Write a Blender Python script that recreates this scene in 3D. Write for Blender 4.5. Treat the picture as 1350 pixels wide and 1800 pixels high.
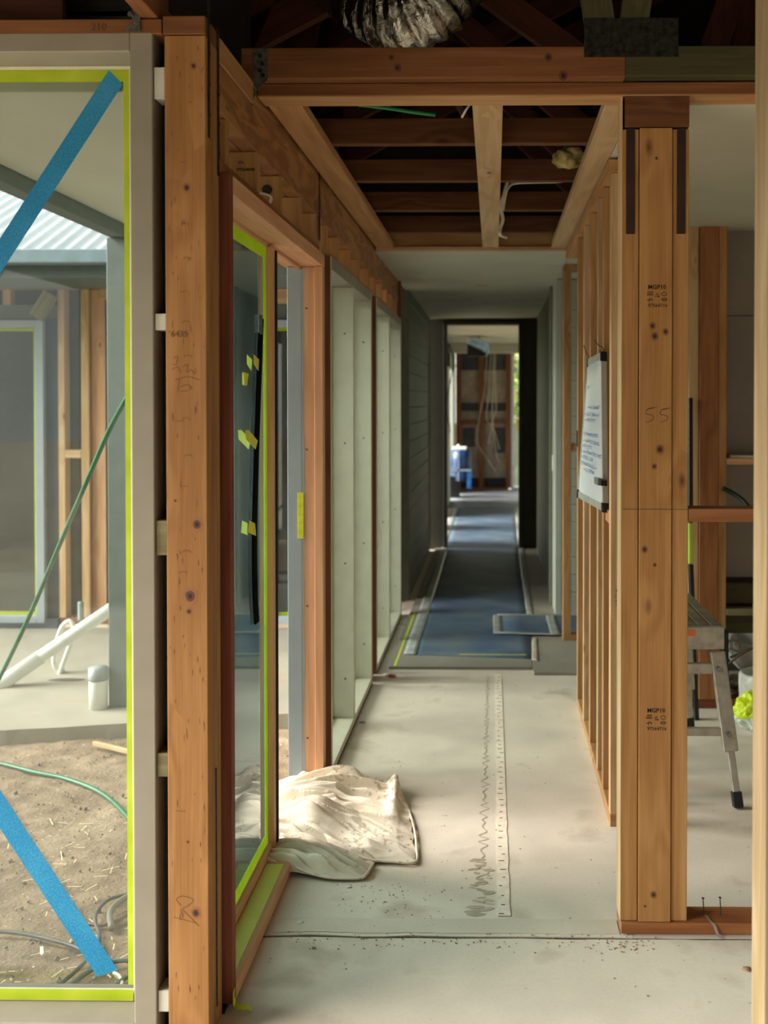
import bpy, bmesh, math, random
from mathutils import Vector, Matrix, noise
random.seed(7)
S = bpy.context.scene
for o in list(bpy.data.objects): bpy.data.objects.remove(o)
COL = S.collection

# ---------------------------------------------------------------- camera
EYE = 1.49; FPX = 1765.0; YAW = .014; PIT = .0145
CX = 868 - FPX*math.tan(YAW); CY = 706 + FPX*math.tan(PIT)
cam = bpy.data.objects.new('camera', bpy.data.cameras.new('camera')); COL.objects.link(cam)
cam.location = (0, 0, EYE); cam.rotation_euler = (math.pi/2 - PIT, 0, YAW)
cam.data.sensor_width = 36; cam.data.sensor_fit = 'AUTO'; cam.data.lens = FPX*36/1800
cam.data.shift_x = (675 - CX)/1800; cam.data.shift_y = (CY - 900)/1800
cam.data.clip_start = .05
cam.data.dof.use_dof = True; cam.data.dof.focus_distance = 2.9; cam.data.dof.aperture_fstop = 3.2
S.camera = cam
# ---------------------------------------------------------------- sky, sun, exposure
W = bpy.data.worlds.new('overcast'); S.world = W; W.use_nodes = True
wn = W.node_tree.nodes; wl_ = W.node_tree.links
bg = wn['Background']
tc = wn.new('ShaderNodeTexCoord'); sep = wn.new('ShaderNodeSeparateXYZ'); wr = wn.new('ShaderNodeValToRGB')
wl_.new(tc.outputs['Generated'], sep.inputs[0]); wl_.new(sep.outputs['Z'], wr.inputs[0]); wl_.new(wr.outputs[0], bg.inputs[0])
wr.color_ramp.elements[0].position = 0; wr.color_ramp.elements[0].color = (.95, .92, .85, 1)
wr.color_ramp.elements[1].position = 1; wr.color_ramp.elements[1].color = (.98, .97, .93, 1)
bg.inputs[1].default_value = 1.1
sun = bpy.data.objects.new('sun', bpy.data.lights.new('sun', 'SUN')); COL.objects.link(sun)
sun.data.energy = 11; sun.data.angle = math.radians(55); sun.data.color = (1, .95, .86)
sun.rotation_euler = (math.radians(60), 0, math.radians(-80))
vs = S.view_settings; vs.view_transform = 'Standard'; vs.look = 'None'; vs.gamma = 1; vs.use_curve_mapping = False
vs.exposure = 0.56
S.cycles.max_bounces = 10; S.cycles.diffuse_bounces = 4; S.cycles.glossy_bounces = 4; S.cycles.transparent_max_bounces = 16

# ---------------------------------------------------------------- measuring: a photo pixel on a known plane -> a place
_R = Matrix.Rotation(YAW, 3, 'Z') @ Matrix.Rotation(math.pi/2 - PIT, 3, 'X')
def at(px, py, X=None, Y=None, Z=None):
    d = _R @ Vector(((px-CX)/FPX, -(py-CY)/FPX, -1))
    t = X/d.x if X is not None else Y/d.y if Y is not None else (Z-EYE)/d.z
    return Vector((0, 0, EYE)) + d*t

# ---------------------------------------------------------------- materials
def srgb(r, g, b):
    f = lambda c: (c/255/12.92) if c/255 <= .04045 else ((c/255+.055)/1.055)**2.4
    return (f(r), f(g), f(b), 1)
class N:
    def __init__(s, name):
        s.m = bpy.data.materials.new(name); s.m.use_nodes = True; s.t = s.m.node_tree
        s.b = s.t.nodes['Principled BSDF']
    def n(s, ty, **k):
        x = s.t.nodes.new('ShaderNode'+ty)
        for a, v in k.items():
            if isinstance(v, str) or isinstance(v, bool): setattr(x, a, v)
            else: x.inputs[a].default_value = v
        return x
    def l(s, a, b): s.t.links.new(a, b)
    def ramp(s, src, stops, interp='LINEAR'):
        r = s.t.nodes.new('ShaderNodeValToRGB'); e = r.color_ramp.elements; r.color_ramp.interpolation = interp
        while len(e) < len(stops): e.new(.5)
        for i, (p, c) in enumerate(stops):
            e[i].position = p; e[i].color = c if len(c) == 4 else (*c, 1)
        s.l(src, r.inputs[0]); return r.outputs[0]
    def math(s, op, a, b=None, clamp=False):
        x = s.t.nodes.new('ShaderNodeMath'); x.operation = op; x.use_clamp = clamp
        for i, v in enumerate((a, b)):
            if v is None: continue
            if isinstance(v, (int, float)): x.inputs[i].default_value = v
            else: s.l(v, x.inputs[i])
        return x.outputs[0]
    def mix(s, f, a, b, mode='MIX'):
        x = s.t.nodes.new('ShaderNodeMix'); x.data_type = 'RGBA'; x.blend_type = mode
        for idx, v in ((0, f), (6, a), (7, b)):
            if isinstance(v, (int, float)): x.inputs[idx].default_value = v
            elif isinstance(v, tuple): x.inputs[idx].default_value = v
            else: s.l(v, x.inputs[idx])
        return x.outputs[2]
    def bump(s, h, st=.3, d=.002):
        x = s.n('Bump'); x.inputs['Strength'].default_value = st; x.inputs['Distance'].default_value = d
        s.l(h, x.inputs['Height']); s.l(x.outputs[0], s.b.inputs['Normal'])
MC = {}
def plain(name, c, rough=.6, metal=0, var=.06, scale=12, bump=.15, alpha=None, spec=None):
    if name in MC: return MC[name]
    q = N(name); t = q.n('TexCoord'); no = q.n('TexNoise'); no.inputs['Scale'].default_value = scale; no.inputs['Detail'].default_value = 5
    q.l(t.outputs['Object'], no.inputs['Vector'])
    lo = tuple(max(0, x*(1-var*2.5)) for x in c[:3])+(1,); hi = tuple(min(1, x*(1+var)) for x in c[:3])+(1,)
    q.l(q.ramp(no.outputs['Fac'], [(.3, lo), (.65, hi)]), q.b.inputs['Base Color'])
    q.b.inputs['Roughness'].default_value = rough; q.b.inputs['Metallic'].default_value = metal
    if alpha is not None: q.b.inputs['Alpha'].default_value = alpha
    if spec is not None: q.b.inputs['Specular IOR Level'].default_value = spec
    if bump: q.bump(no.outputs['Fac'], bump)
    MC[name] = q.m; return q.m
WK = {  # light, mid, dark
 'pine':   ((196,156,112), (180,136,90), (144,98,58)),
 'pinepale':((214,186,148), (198,166,124), (166,128,88)),
 'pinedark':((140,96,60), (120,78,46), (88,52,28)),
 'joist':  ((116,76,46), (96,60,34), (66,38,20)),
 'post':   ((192,150,98), (174,131,80), (138,96,54)),
 'leftpost':((172,130,82), (154,112,66), (120,78,42)),
 'nearpine':((176,160,128), (158,140,106), (124,100,68)),
 'treated':((84,82,52), (68,68,42), (46,46,28)),
 'treatpale':((146,142,110), (124,120,90), (80,76,54)),
 'cedar':  ((224,184,150), (212,166,130), (186,134,98)),
 'reddish':((170,118,78), (150,98,60), (116,72,42)),
 'cedardark':((138,80,56), (120,64,44), (90,46,30)),
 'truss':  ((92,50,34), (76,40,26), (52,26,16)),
}
def wood(kind, ax='x', knots=.62, lam=False):
    key = ('wood', kind, ax, knots, lam)
    if key in MC: return MC[key]
    q = N('%s_timber' % kind); L, M, D = [srgb(*c) for c in WK[kind]]
    t = q.n('TexCoord'); oi = q.n('ObjectInfo'); sp = q.n('SeparateXYZ'); q.l(t.outputs['Object'], sp.inputs[0])
    o = {'x': 'XYZ', 'y': 'YXZ', 'z': 'ZXY'}[ax]
    a, b, c = [sp.outputs[k] for k in o]
    rnd = q.math('MULTIPLY', oi.outputs['Random'], 37.0)
    a = q.math('ADD', a, rnd); b = q.math('ADD', b, q.math('MULTIPLY', oi.outputs['Random'], 3.1))
    # knots: one random point per cell, some cells empty
    kv = q.n('CombineXYZ'); q.l(q.math('MULTIPLY', a, 4.2), kv.inputs[0]); q.l(q.math('MULTIPLY', b, 9.), kv.inputs[1]); q.l(q.math('MULTIPLY', c, 9.), kv.inputs[2])
    vo = q.n('TexVoronoi'); vo.inputs['Scale'].default_value = 1; q.l(kv.outputs[0], vo.inputs['Vector'])
    vs_ = q.n('SeparateColor'); q.l(vo.outputs['Color'], vs_.inputs[0])
    gate = q.math('GREATER_THAN', vs_.outputs[0], knots)
    near = q.math('SUBTRACT', 1, q.math('MULTIPLY', vo.outputs['Distance'], 2.2), True)      # swirl of the grain round a knot
    near = q.math('MULTIPLY', near, gate)
    core = q.math('SUBTRACT', 1, q.math('MULTIPLY', vo.outputs['Distance'], 7.5), True); core = q.math('MULTIPLY', core, gate)
    gv = q.n('CombineXYZ'); q.l(q.math('MULTIPLY', a, .9), gv.inputs[0]); q.l(q.math('MULTIPLY', b, 9.), gv.inputs[1]); q.l(q.math('MULTIPLY', c, 9.), gv.inputs[2])
    n1 = q.n('TexNoise'); n1.inputs['Scale'].default_value = 1; n1.inputs['Detail'].default_value = 2; q.l(gv.outputs[0], n1.inputs['Vector'])
    if lam:
        ph = q.math('MULTIPLY', b, 520.)
    else:
        ph = q.math('ADD', q.math('MULTIPLY', n1.outputs['Fac'], 34.), q.math('MULTIPLY', near, 7.))
    ring = q.math('ADD', q.math('MULTIPLY', q.math('SINE', ph), .5), .5)
    fv = q.n('CombineXYZ'); q.l(q.math('MULTIPLY', a, 5.), fv.inputs[0]); q.l(q.math('MULTIPLY', b, 170.), fv.inputs[1]); q.l(q.math('MULTIPLY', c, 170.), fv.inputs[2])
    n2 = q.n('TexNoise'); n2.inputs['Scale'].default_value = 1; n2.inputs['Detail'].default_value = 3; q.l(fv.outputs[0], n2.inputs['Vector'])
    f = q.math('ADD', q.math('MULTIPLY', ring, .26), q.math('MULTIPLY', n2.outputs['Fac'], .55))
    colr = q.ramp(f, [(.15, L), (.5, M), (.98, D)])
    # broad tone patches along the board
    bv = q.n('CombineXYZ'); q.l(q.math('MULTIPLY', a, 1.6), bv.inputs[0]); q.l(q.math('MULTIPLY', b, 14.), bv.inputs[1]); q.l(q.math('MULTIPLY', c, 14.), bv.inputs[2])
    n3 = q.n('TexNoise'); n3.inputs['Scale'].default_value = 1; q.l(bv.outputs[0], n3.inputs['Vector'])
    colr = q.mix(.55, colr, q.ramp(n3.outputs['Fac'], [(.35, (.78, .72, .66)), (.65, (1, 1, 1))]), 'MULTIPLY')
    colr = q.mix(core, colr, srgb(74, 36, 18))
    # per board tint
    colr = q.mix(1., colr, q.ramp(oi.outputs['Random'], [(0, (.86, .83, .80)), (.5, (1, .97, .94)), (1, (1.0, .93, .86))]), 'MULTIPLY')
    q.l(colr, q.b.inputs['Base Color']); q.b.inputs['Roughness'].default_value = .68; q.b.inputs['Specular IOR Level'].default_value = .3
    q.bump(n2.outputs['Fac'], .25, .001)
    MC[key] = q.m; return q.m
def lvl_mat(ax='y'):
    key = 'lvl'+ax
    if key in MC: return MC[key]
    q = N('laminated_veneer_timber'); t = q.n('TexCoord'); sp = q.n('SeparateXYZ'); q.l(t.outputs['Object'], sp.inputs[0])
    a, b = (sp.outputs['Y'], sp.outputs['Z']) if ax == 'y' else (sp.outputs['Z'], sp.outputs['X'])
    d = sp.outputs['X'] if ax == 'y' else sp.outputs['Y']
    cv = q.n('CombineXYZ'); q.l(q.math('MULTIPLY', a, 2.2), cv.inputs[0]); q.l(q.math('MULTIPLY', b, 9), cv.inputs[1]); q.l(q.math('MULTIPLY', d, 2), cv.inputs[2])
    n1 = q.n('TexNoise'); n1.inputs['Scale'].default_value = 1; n1.inputs['Detail'].default_value = 3; n1.inputs['Distortion'].default_value = .6; q.l(cv.outputs[0], n1.inputs['Vector'])
    ring = q.math('ADD', q.math('MULTIPLY', q.math('SINE', q.math('MULTIPLY', n1.outputs['Fac'], 30.)), .5), .5)
    fl = q.n('CombineXYZ'); q.l(q.math('MULTIPLY', a, 14), fl.inputs[0]); q.l(q.math('MULTIPLY', b, 60), fl.inputs[1]); q.l(q.math('MULTIPLY', d, 30), fl.inputs[2])
    n2 = q.n('TexNoise'); n2.inputs['Scale'].default_value = 1; n2.inputs['Detail'].default_value = 2; q.l(fl.outputs[0], n2.inputs['Vector'])
    c = q.ramp(q.math('ADD', q.math('MULTIPLY', ring, .35), q.math('MULTIPLY', n1.outputs['Fac'], .6)), [(.25, srgb(172, 124, 76)), (.5, srgb(152, 104, 60)), (.8, srgb(116, 72, 38))])
    c = q.mix(q.ramp(n2.outputs['Fac'], [(.64, (0, 0, 0)), (.72, (.6, .6, .6))]), c, srgb(96, 52, 26))
    # glue lines show on the narrow faces
    ln = q.math('ADD', q.math('MULTIPLY', q.math('SINE', q.math('MULTIPLY', d, 1600.)), .5), .5)
    ge = q.n('NewGeometry'); gs = q.n('SeparateXYZ'); q.l(ge.outputs['Normal'], gs.inputs[0])
    nar = q.math('ABSOLUTE', gs.outputs['Z'] if ax == 'y' else gs.outputs['X'])
    c = q.mix(q.math('MULTIPLY', q.math('MULTIPLY', ln, nar), .5), c, srgb(112, 66, 34))
    q.l(c, q.b.inputs['Base Color']); q.b.inputs['Roughness'].default_value = .6; q.bump(n2.outputs['Fac'], .2, .001)
    MC[key] = q.m; return q.m
def concrete(name, c, stain=.35, sc=1.0):
    if name in MC: return MC[name]
    q = N(name); t = q.n('TexCoord')
    def no(s, d, di=0):
        x = q.n('TexNoise'); x.inputs['Scale'].default_value = s*sc; x.inputs['Detail'].default_value = d; x.inputs['Distortion'].default_value = di
        q.l(t.outputs['Object'], x.inputs['Vector']); return x.outputs['Fac']
    big, mid, fine, spk = no(1.3, 5, .4), no(5, 6, .3), no(90, 4), no(38, 2)
    k = [x for x in c[:3]]
    base = q.ramp(big, [(.3, (k[0]*.86, k[1]*.87, k[2]*.88)), (.7, (k[0]*1.04, k[1]*1.04, k[2]*1.03))])
    base = q.mix(.5, base, q.ramp(mid, [(.35, (.84, .84, .84)), (.6, (1, 1, 1))]), 'MULTIPLY')
    base = q.mix(q.ramp(q.math('MULTIPLY', big, mid), [(.30, (0, 0, 0)), (.42, (stain, stain, stain))]), base, srgb(150, 128, 104))
    base = q.mix(q.ramp(spk, [(.71, (0, 0, 0)), (.76, (.45, .45, .45))]), base, srgb(110, 92, 74))
    base = q.mix(.25, base, q.ramp(fine, [(.35, (.8, .8, .8)), (.65, (1, 1, 1))]), 'MULTIPLY')
    q.l(base, q.b.inputs['Base Color'])
    q.l(q.ramp(mid, [(.3, (.42, .42, .42)), (.7, (.62, .62, .62))]), q.b.inputs['Roughness'])
    q.bump(q.math('ADD', q.math('MULTIPLY', fine, .3), mid), .12, .003)
    MC[name] = q.m; return q.m
def glass(name='window_glass', tint=(.90, .95, .94), refl=1.0, haze=.03):
    if name in MC: return MC[name]
    q = N(name); out = q.t.nodes['Material Output']
    tr = q.n('BsdfTransparent'); tr.inputs[0].default_value = (*tint, 1)
    gl = q.n('BsdfGlossy'); gl.inputs['Roughness'].default_value = .01; gl.inputs[0].default_value = (.95, 1, 1, 1)
    df = q.n('BsdfDiffuse'); df.inputs[0].default_value = (.75, .8, .8, 1)
    fr = q.n('Fresnel'); fr.inputs[0].default_value = 1.5
    geo = q.n('NewGeometry')
    m1 = q.n('MixShader'); q.l(q.math('MULTIPLY', fr.outputs[0], refl, True), m1.inputs[0]); q.l(tr.outputs[0], m1.inputs[1]); q.l(gl.outputs[0], m1.inputs[2])
    t = q.n('TexCoord'); no = q.n('TexNoise'); no.inputs['Scale'].default_value = 2.5; no.inputs['Detail'].default_value = 6; q.l(t.outputs['Object'], no.inputs['Vector'])
    m2 = q.n('MixShader'); q.l(q.ramp(no.outputs['Fac'], [(.3, (haze*.4,)*3), (.7, (haze*1.6,)*3)]), m2.inputs[0]); q.l(m1.outputs[0], m2.inputs[1]); q.l(df.outputs[0], m2.inputs[2])
    q.l(m2.outputs[0], out.inputs[0]); MC[name] = q.m; return q.m

PINE = lambda ax='z': wood('pine', ax)
WHITE = plain('cream_white_primer', srgb(196, 194, 172), .5, var=.03, bump=.05)
FRAMEW = plain('warm_white_primed_frame', srgb(142, 135, 120), .55, var=.03, bump=.05)
GREYB = plain('pale_blue_grey_paint', srgb(150, 162, 170), .5, var=.02, bump=.05)
PLASTER = plain('white_plasterboard', srgb(190, 186, 166), .75, var=.03, scale=3, bump=.03)
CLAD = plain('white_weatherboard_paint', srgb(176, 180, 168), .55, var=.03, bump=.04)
LIME = plain('lime_masking_tape', srgb(206, 218, 46), .55, var=.08, scale=40, bump=.3)
YELL = plain('yellow_masking_tape', srgb(228, 226, 70), .55, var=.06, scale=40, bump=.3)
GALV = plain('galvanised_steel', srgb(130, 132, 126), .42, .8, var=.25, scale=60, bump=.2)
GALVD = plain('dull_galvanised_strap', srgb(58, 56, 50), .5, .6, var=.3, scale=60, bump=.2)
ALU = plain('scuffed_aluminium', srgb(176, 172, 160), .42, .55, var=.1, scale=30, bump=.1)
BLACK = plain('black_rubber', srgb(18, 18, 18), .6, var=.1)
BLACKP = plain('black_plastic', srgb(14, 14, 15), .35, var=.1)
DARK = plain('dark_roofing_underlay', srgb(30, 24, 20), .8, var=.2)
SARK = plain('dark_blue_grey_wrap', srgb(40, 56, 68), .5, var=.12, scale=4)
STEELP = plain('grey_painted_steel', srgb(104, 116, 112), .5, var=.05)
PVC = plain('white_pvc', srgb(222, 224, 216), .3, var=.03)
GREEN = plain('green_hose_rubber', srgb(22, 104, 70), .4, var=.12, scale=30)
CABLEG = plain('dark_grey_cable', srgb(80, 84, 82), .5)
CABLEW = plain('white_cable', srgb(214, 206, 188), .45)
NAILM = plain('nail_steel', srgb(90, 88, 84), .4, .8)
INK = plain('black_stamp_ink', srgb(38, 26, 20), .8, bump=0)
PENCIL = plain('pencil_graphite', srgb(92, 62, 40), .7, bump=0)
CONC = concrete('floor_concrete', srgb(228, 217, 200), .5)

def btape():
    q = N('blue_masking_tape'); t = q.n('TexCoord'); a = q.n('TexNoise'); a.inputs['Scale'].default_value = 260; a.inputs['Detail'].default_value = 2
    b = q.n('TexNoise'); b.inputs['Scale'].default_value = 8; q.l(t.outputs['Object'], a.inputs['Vector']); q.l(t.outputs['Object'], b.inputs['Vector'])
    f = q.math('ADD', q.math('MULTIPLY', a.outputs['Fac'], .7), q.math('MULTIPLY', b.outputs['Fac'], .3))
    q.l(q.ramp(f, [(.38, srgb(28, 134, 186)), (.52, srgb(42, 156, 204)), (.66, srgb(84, 178, 216))]), q.b.inputs['Base Color'])
    q.b.inputs['Roughness'].default_value = .7; q.bump(a.outputs['Fac'], .2, .001)
    # paper tape lets some of the daylight behind through
    tl = q.n('BsdfTranslucent'); tl.inputs[0].default_value = srgb(60, 160, 215); ms = q.n('MixShader'); ms.inputs[0].default_value = .35
    out = q.t.nodes['Material Output']; q.l(q.b.outputs[0], ms.inputs[1]); q.l(tl.outputs[0], ms.inputs[2]); q.l(ms.outputs[0], out.inputs[0])
    return q.m
BTAPE = btape()
def tapemat():
    q = N('lime_tape_on_glass'); t = q.n('TexCoord'); a = q.n('TexNoise'); a.inputs['Scale'].default_value = 9; a.inputs['Detail'].default_value = 5; q.l(t.outputs['Object'], a.inputs['Vector'])
    c = q.ramp(a.outputs['Fac'], [(.35, srgb(186, 204, 30)), (.65, srgb(216, 226, 70))]); q.l(c, q.b.inputs['Base Color']); q.b.inputs['Roughness'].default_value = .6
    tl = q.n('BsdfTranslucent'); tl.inputs[0].default_value = srgb(215, 235, 60); ms = q.n('MixShader'); ms.inputs[0].default_value = .45
    out = q.t.nodes['Material Output']; q.l(q.b.outputs[0], ms.inputs[1]); q.l(tl.outputs[0], ms.inputs[2]); q.l(ms.outputs[0], out.inputs[0])
    return q.m
LIMET = tapemat()

# ---------------------------------------------------------------- mesh helpers
def wpos(o):
    p = Vector((0, 0, 0))
    while o is not None: p += o.location; o = o.parent
    return p
def link(name, me, mat, parent, loc, rot=None):
    o = bpy.data.objects.new(name, me); COL.objects.link(o)
    if parent is not None: o.parent = parent; o.location = Vector(loc) - wpos(parent)
    else: o.location = loc
    if rot is not None: o.rotation_euler = rot
    if mat is not None and not me.materials: me.materials.append(mat)
    return o
def tag(o, label=None, cat=None, group=None, kind=None):
    if label: o['label'] = label
    if cat: o['category'] = cat
    if group: o['group'] = group
    if kind: o['kind'] = kind
    return o
def empty(name, loc, label, cat, group=None, kind=None):
    o = bpy.data.objects.new(name, None); COL.objects.link(o); o.location = loc; o.empty_display_size = .1
    return tag(o, label, cat, group, kind)
_mesh = {}
def boxmesh(sx, sy, sz, mat, bev):
    key = (round(sx, 4), round(sy, 4), round(sz, 4), mat.name, bev)
    if key in _mesh: return _mesh[key]
    bm = bmesh.new(); bmesh.ops.create_cube(bm, size=1)
    for v in bm.verts: v.co = Vector((v.co.x*sx, v.co.y*sy, v.co.z*sz))
    if bev: bmesh.ops.bevel(bm, geom=bm.edges[:], offset=min(bev, min(sx, sy, sz)*.3), segments=1, affect='EDGES')
    me = bpy.data.meshes.new('board'); bm.to_mesh(me); bm.free(); me.materials.append(mat); _mesh[key] = me; return me
def box(name, x0, x1, y0, y1, z0, z1, mat, parent=None, bev=.0015, rot=None):
    return link(name, boxmesh(abs(x1-x0), abs(y1-y0), abs(z1-z0), mat, bev), mat, parent, ((x0+x1)/2, (y0+y1)/2, (z0+z1)/2), rot)
def bar(name, p0, p1, w, h, mat, parent=None, bev=.0015, up=(0, 0, 1)):
    p0, p1 = Vector(p0), Vector(p1); d = p1-p0; L = d.length; x = d.normalized(); y = Vector(up).cross(x).normalized(); z = x.cross(y)
    R = Matrix((x, y, z)).transposed()
    return link(name, boxmesh(L, w, h, mat, bev), mat, parent, (p0+p1)/2, R.to_euler())
def mesh_obj(name, verts, faces, mat, parent=None, loc=(0, 0, 0), smooth=False):
    me = bpy.data.meshes.new(name); me.from_pydata([tuple(Vector(v)-Vector(loc)) for v in verts], [], faces); me.update()
    if smooth: me.polygons.foreach_set('use_smooth', [True]*len(me.polygons))
    return link(name, me, mat, parent, loc)
def bm_obj(name, bm, mat, parent=None, loc=(0, 0, 0), smooth=False):
    me = bpy.data.meshes.new(name); bmesh.ops.recalc_face_normals(bm, faces=bm.faces[:])
    for v in bm.verts: v.co -= Vector(loc)
    if smooth:
        for f in bm.faces: f.smooth = True
    bm.to_mesh(me); bm.free(); return link(name, me, mat, parent, loc)
def addbox(bm, x0, x1, y0, y1, z0, z1):
    r = bmesh.ops.create_cube(bm, size=1)
    for v in r['verts']: v.co = Vector((x0+(v.co.x+.5)*(x1-x0), y0+(v.co.y+.5)*(y1-y0), z0+(v.co.z+.5)*(z1-z0)))
def smoothpts(P, n=6):
    P = [Vector(p) for p in P]
    if len(P) < 3: return P
    Q = [P[0]*2-P[1]]+P+[P[-1]*2-P[-2]]; out = []
    for i in range(1, len(Q)-2):
        a, b, c, d = Q[i-1:i+3]
        for k in range(n):
            t = k/n; out.append(.5*((2*b)+(c-a)*t+(2*a-5*b+4*c-d)*t*t+(3*b-a-3*c+d)*t**3))
    out.append(P[-1]); return out
def addtube(bm, P, r, seg=8, n=6, sm=True):
    P = smoothpts(P, n) if sm else [Vector(p) for p in P]
    t0 = (P[1]-P[0]).normalized(); u = t0.orthogonal().normalized(); rings = []
    for i, p in enumerate(P):
        t = (P[min(i+1, len(P)-1)]-P[max(i-1, 0)]).normalized(); u = (u-t*u.dot(t)).normalized(); v = t.cross(u)
        rr = r[i] if isinstance(r, list) else r
        rings.append([bm.verts.new(p+(u*math.cos(a)+v*math.sin(a))*rr) for a in [2*math.pi*k/seg for k in range(seg)]])
    for a, b in zip(rings, rings[1:]):
        for k in range(seg): bm.faces.new((a[k], a[(k+1) % seg], b[(k+1) % seg], b[k]))
    bm.faces.new(rings[0][::-1]); bm.faces.new(rings[-1])
def tube(name, P, r, mat, parent=None, seg=8, n=6, sm=True):
    bm = bmesh.new(); addtube(bm, P, r, seg, n, sm); c = Vector(P[0])
    return bm_obj(name, bm, mat, parent, tuple(c), True)
def addcyl(bm, c, r, h, axis='z', seg=20, r2=None):
    m = {'z': Matrix(), 'x': Matrix.Rotation(math.pi/2, 4, 'Y'), 'y': Matrix.Rotation(math.pi/2, 4, 'X')}[axis]
    bmesh.ops.create_cone(bm, cap_ends=True, segments=seg, radius1=r, radius2=r if r2 is None else r2, depth=h, matrix=Matrix.Translation(c) @ m)
def lathe(name, prof, mat, parent=None, loc=(0, 0, 0), seg=28, wob=0):
    bm = bmesh.new(); rings = []
    for r, z in prof:
        rings.append([bm.verts.new(Vector(loc)+Vector((math.cos(a)*r*(1+wob*noise.noise((a*2, z*20, 3))), math.sin(a)*r*(1+wob*noise.noise((a*2, z*20, 9))), z))) for a in [2*math.pi*k/seg for k in range(seg)]])
    for a, b in zip(rings, rings[1:]):
        for k in range(seg): bm.faces.new((a[k], a[(k+1) % seg], b[(k+1) % seg], b[k]))
    if prof[0][0] > .001: bm.faces.new(rings[0][::-1])
    return bm_obj(name, bm, mat, parent, loc, True)
def prism(name, pts, thick, mat, parent=None, axis='z'):
    """flat outline with a thickness; pts are world points, extruded along axis"""
    bm = bmesh.new(); vs = [bm.verts.new(p) for p in pts]; f = bm.faces.new(vs)
    d = {'x': Vector((thick, 0, 0)), 'y': Vector((0, thick, 0)), 'z': Vector((0, 0, thick))}[axis]
    r = bmesh.ops.extrude_face_region(bm, geom=[f]); bmesh.ops.translate(bm, vec=d, verts=[g for g in r['geom'] if isinstance(g, bmesh.types.BMVert)])
    c = sum((Vector(p) for p in pts), Vector())/len(pts)
    return bm_obj(name, bm, mat, parent, tuple(c))
def text(name, body, size, loc, rot, mat, parent, depth=.0003, bold=False):
    cu = bpy.data.curves.new(name, 'FONT'); cu.body = body; cu.size = size; cu.extrude = depth; cu.align_x = 'CENTER'; cu.resolution_u = 2
    if bold: cu.offset = size*.02
    t = bpy.data.objects.new('tmp', cu); COL.objects.link(t); bpy.context.view_layer.update()
    me = bpy.data.meshes.new_from_object(t.evaluated_get(bpy.context.evaluated_depsgraph_get()))
    bpy.data.objects.remove(t); me.materials.clear()
    return link(name, me, mat, parent, loc, rot)
def strokes(name, lines, w, plane, off, mat, parent, n=5):
    """pencil or marker strokes: ribbons laid on a plane; lines are lists of (a,b); plane 'y' -> X,Z at Y=off, 'x' -> Y,Z at X=off"""
    bm = bmesh.new()
    for L in lines:
        P = smoothpts([Vector((a, b, 0)) for a, b in L], n); prev = None
        for i, p in enumerate(P):
            t = (P[min(i+1, len(P)-1)]-P[max(0, i-1)]); t = t.normalized() if t.length else Vector((1, 0, 0)); s = Vector((-t.y, t.x, 0))*w/2
            q = []
            for e in (p-s, p+s):
                co = (e.x, off, e.y) if plane == 'y' else (off, e.x, e.y) if plane == 'x' else (e.x, e.y, off)
                q.append(bm.verts.new(co))
            if prev: bm.faces.new((prev[0], prev[1], q[1], q[0]))
            prev = q
    a, b = lines[0][0]; loc = (a, off, b) if plane == 'y' else (off, a, b) if plane == 'x' else (a, b, off)
    return bm_obj(name, bm, mat, parent, loc)
def arc(cx, cy, rx, ry, a0, a1, n=7): return [(cx+rx*math.cos(math.radians(a0+(a1-a0)*i/(n-1))), cy+ry*math.sin(math.radians(a0+(a1-a0)*i/(n-1)))) for i in range(n)]
def hand5(x, z, s):    # a handwritten 5 in a box s high, lower left at x,z
    return [[(x+.55*s, z+1.02*s), (x+.12*s, z+.9*s), (x, z+.58*s), (x+.38*s, z+.5*s), (x+.55*s, z+.34*s), (x+.4*s, z+.12*s), (x+.02*s, z-.02*s)], [(x+.1*s, z+.9*s), (x+.45*s, z+.97*s), (x+.75*s, z+1.05*s)]]
def stamp(parent, x, z, y, num, full=True):
    """mill grade stamp: heading, a row of tiny emblems, a number"""
    if full: text('grade_stamp', 'MGP10', .0165, (x, y, z+.024), (math.pi/2, 0, 0), INK, parent, bold=True)
    text('grade_stamp', num, .0135, (x+.002, y, z-.026), (math.pi/2, 0, 0), INK, parent)
    text('grade_stamp', 'KILN\nDRIED', .0068, (x-.019, y, z+.013), (math.pi/2, 0, 0), INK, parent)
    text('grade_stamp', 'AS\n1748', .0068, (x, y, z+.008), (math.pi/2, 0, 0), INK, parent)
    ls = [arc(x+.02, z+.010, .007, .005, 0, 360, 10), arc(x+.02, z-.005, .007, .004, 0, 360, 9), [(x-.028, z-.007), (x-.012, z-.005)], [(x-.021, z-.001), (x-.022, z-.012)], [(x-.017, z-.001), (x-.012, z-.009)], [(x+.012, z-.005), (x+.028, z-.005)]]
    strokes('stamp_emblem', ls, .0016, 'y', y, INK, parent, 2)

# ================================================================= SETTING
# ---- added unseen wall left of the big window, a dark reflection for the wing glass
ws = empty('wall_side', (-7, 2.5, 0), 'unseen olive-grey wall added beyond the left opening for the wing glass to reflect', 'wall', kind='structure')
box('reflection_wall', -12, -3.02, 2.46, 2.6, -.3, 3.0, plain('olive_grey_render', srgb(92, 98, 84), .8, scale=2), ws, 0)
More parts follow.
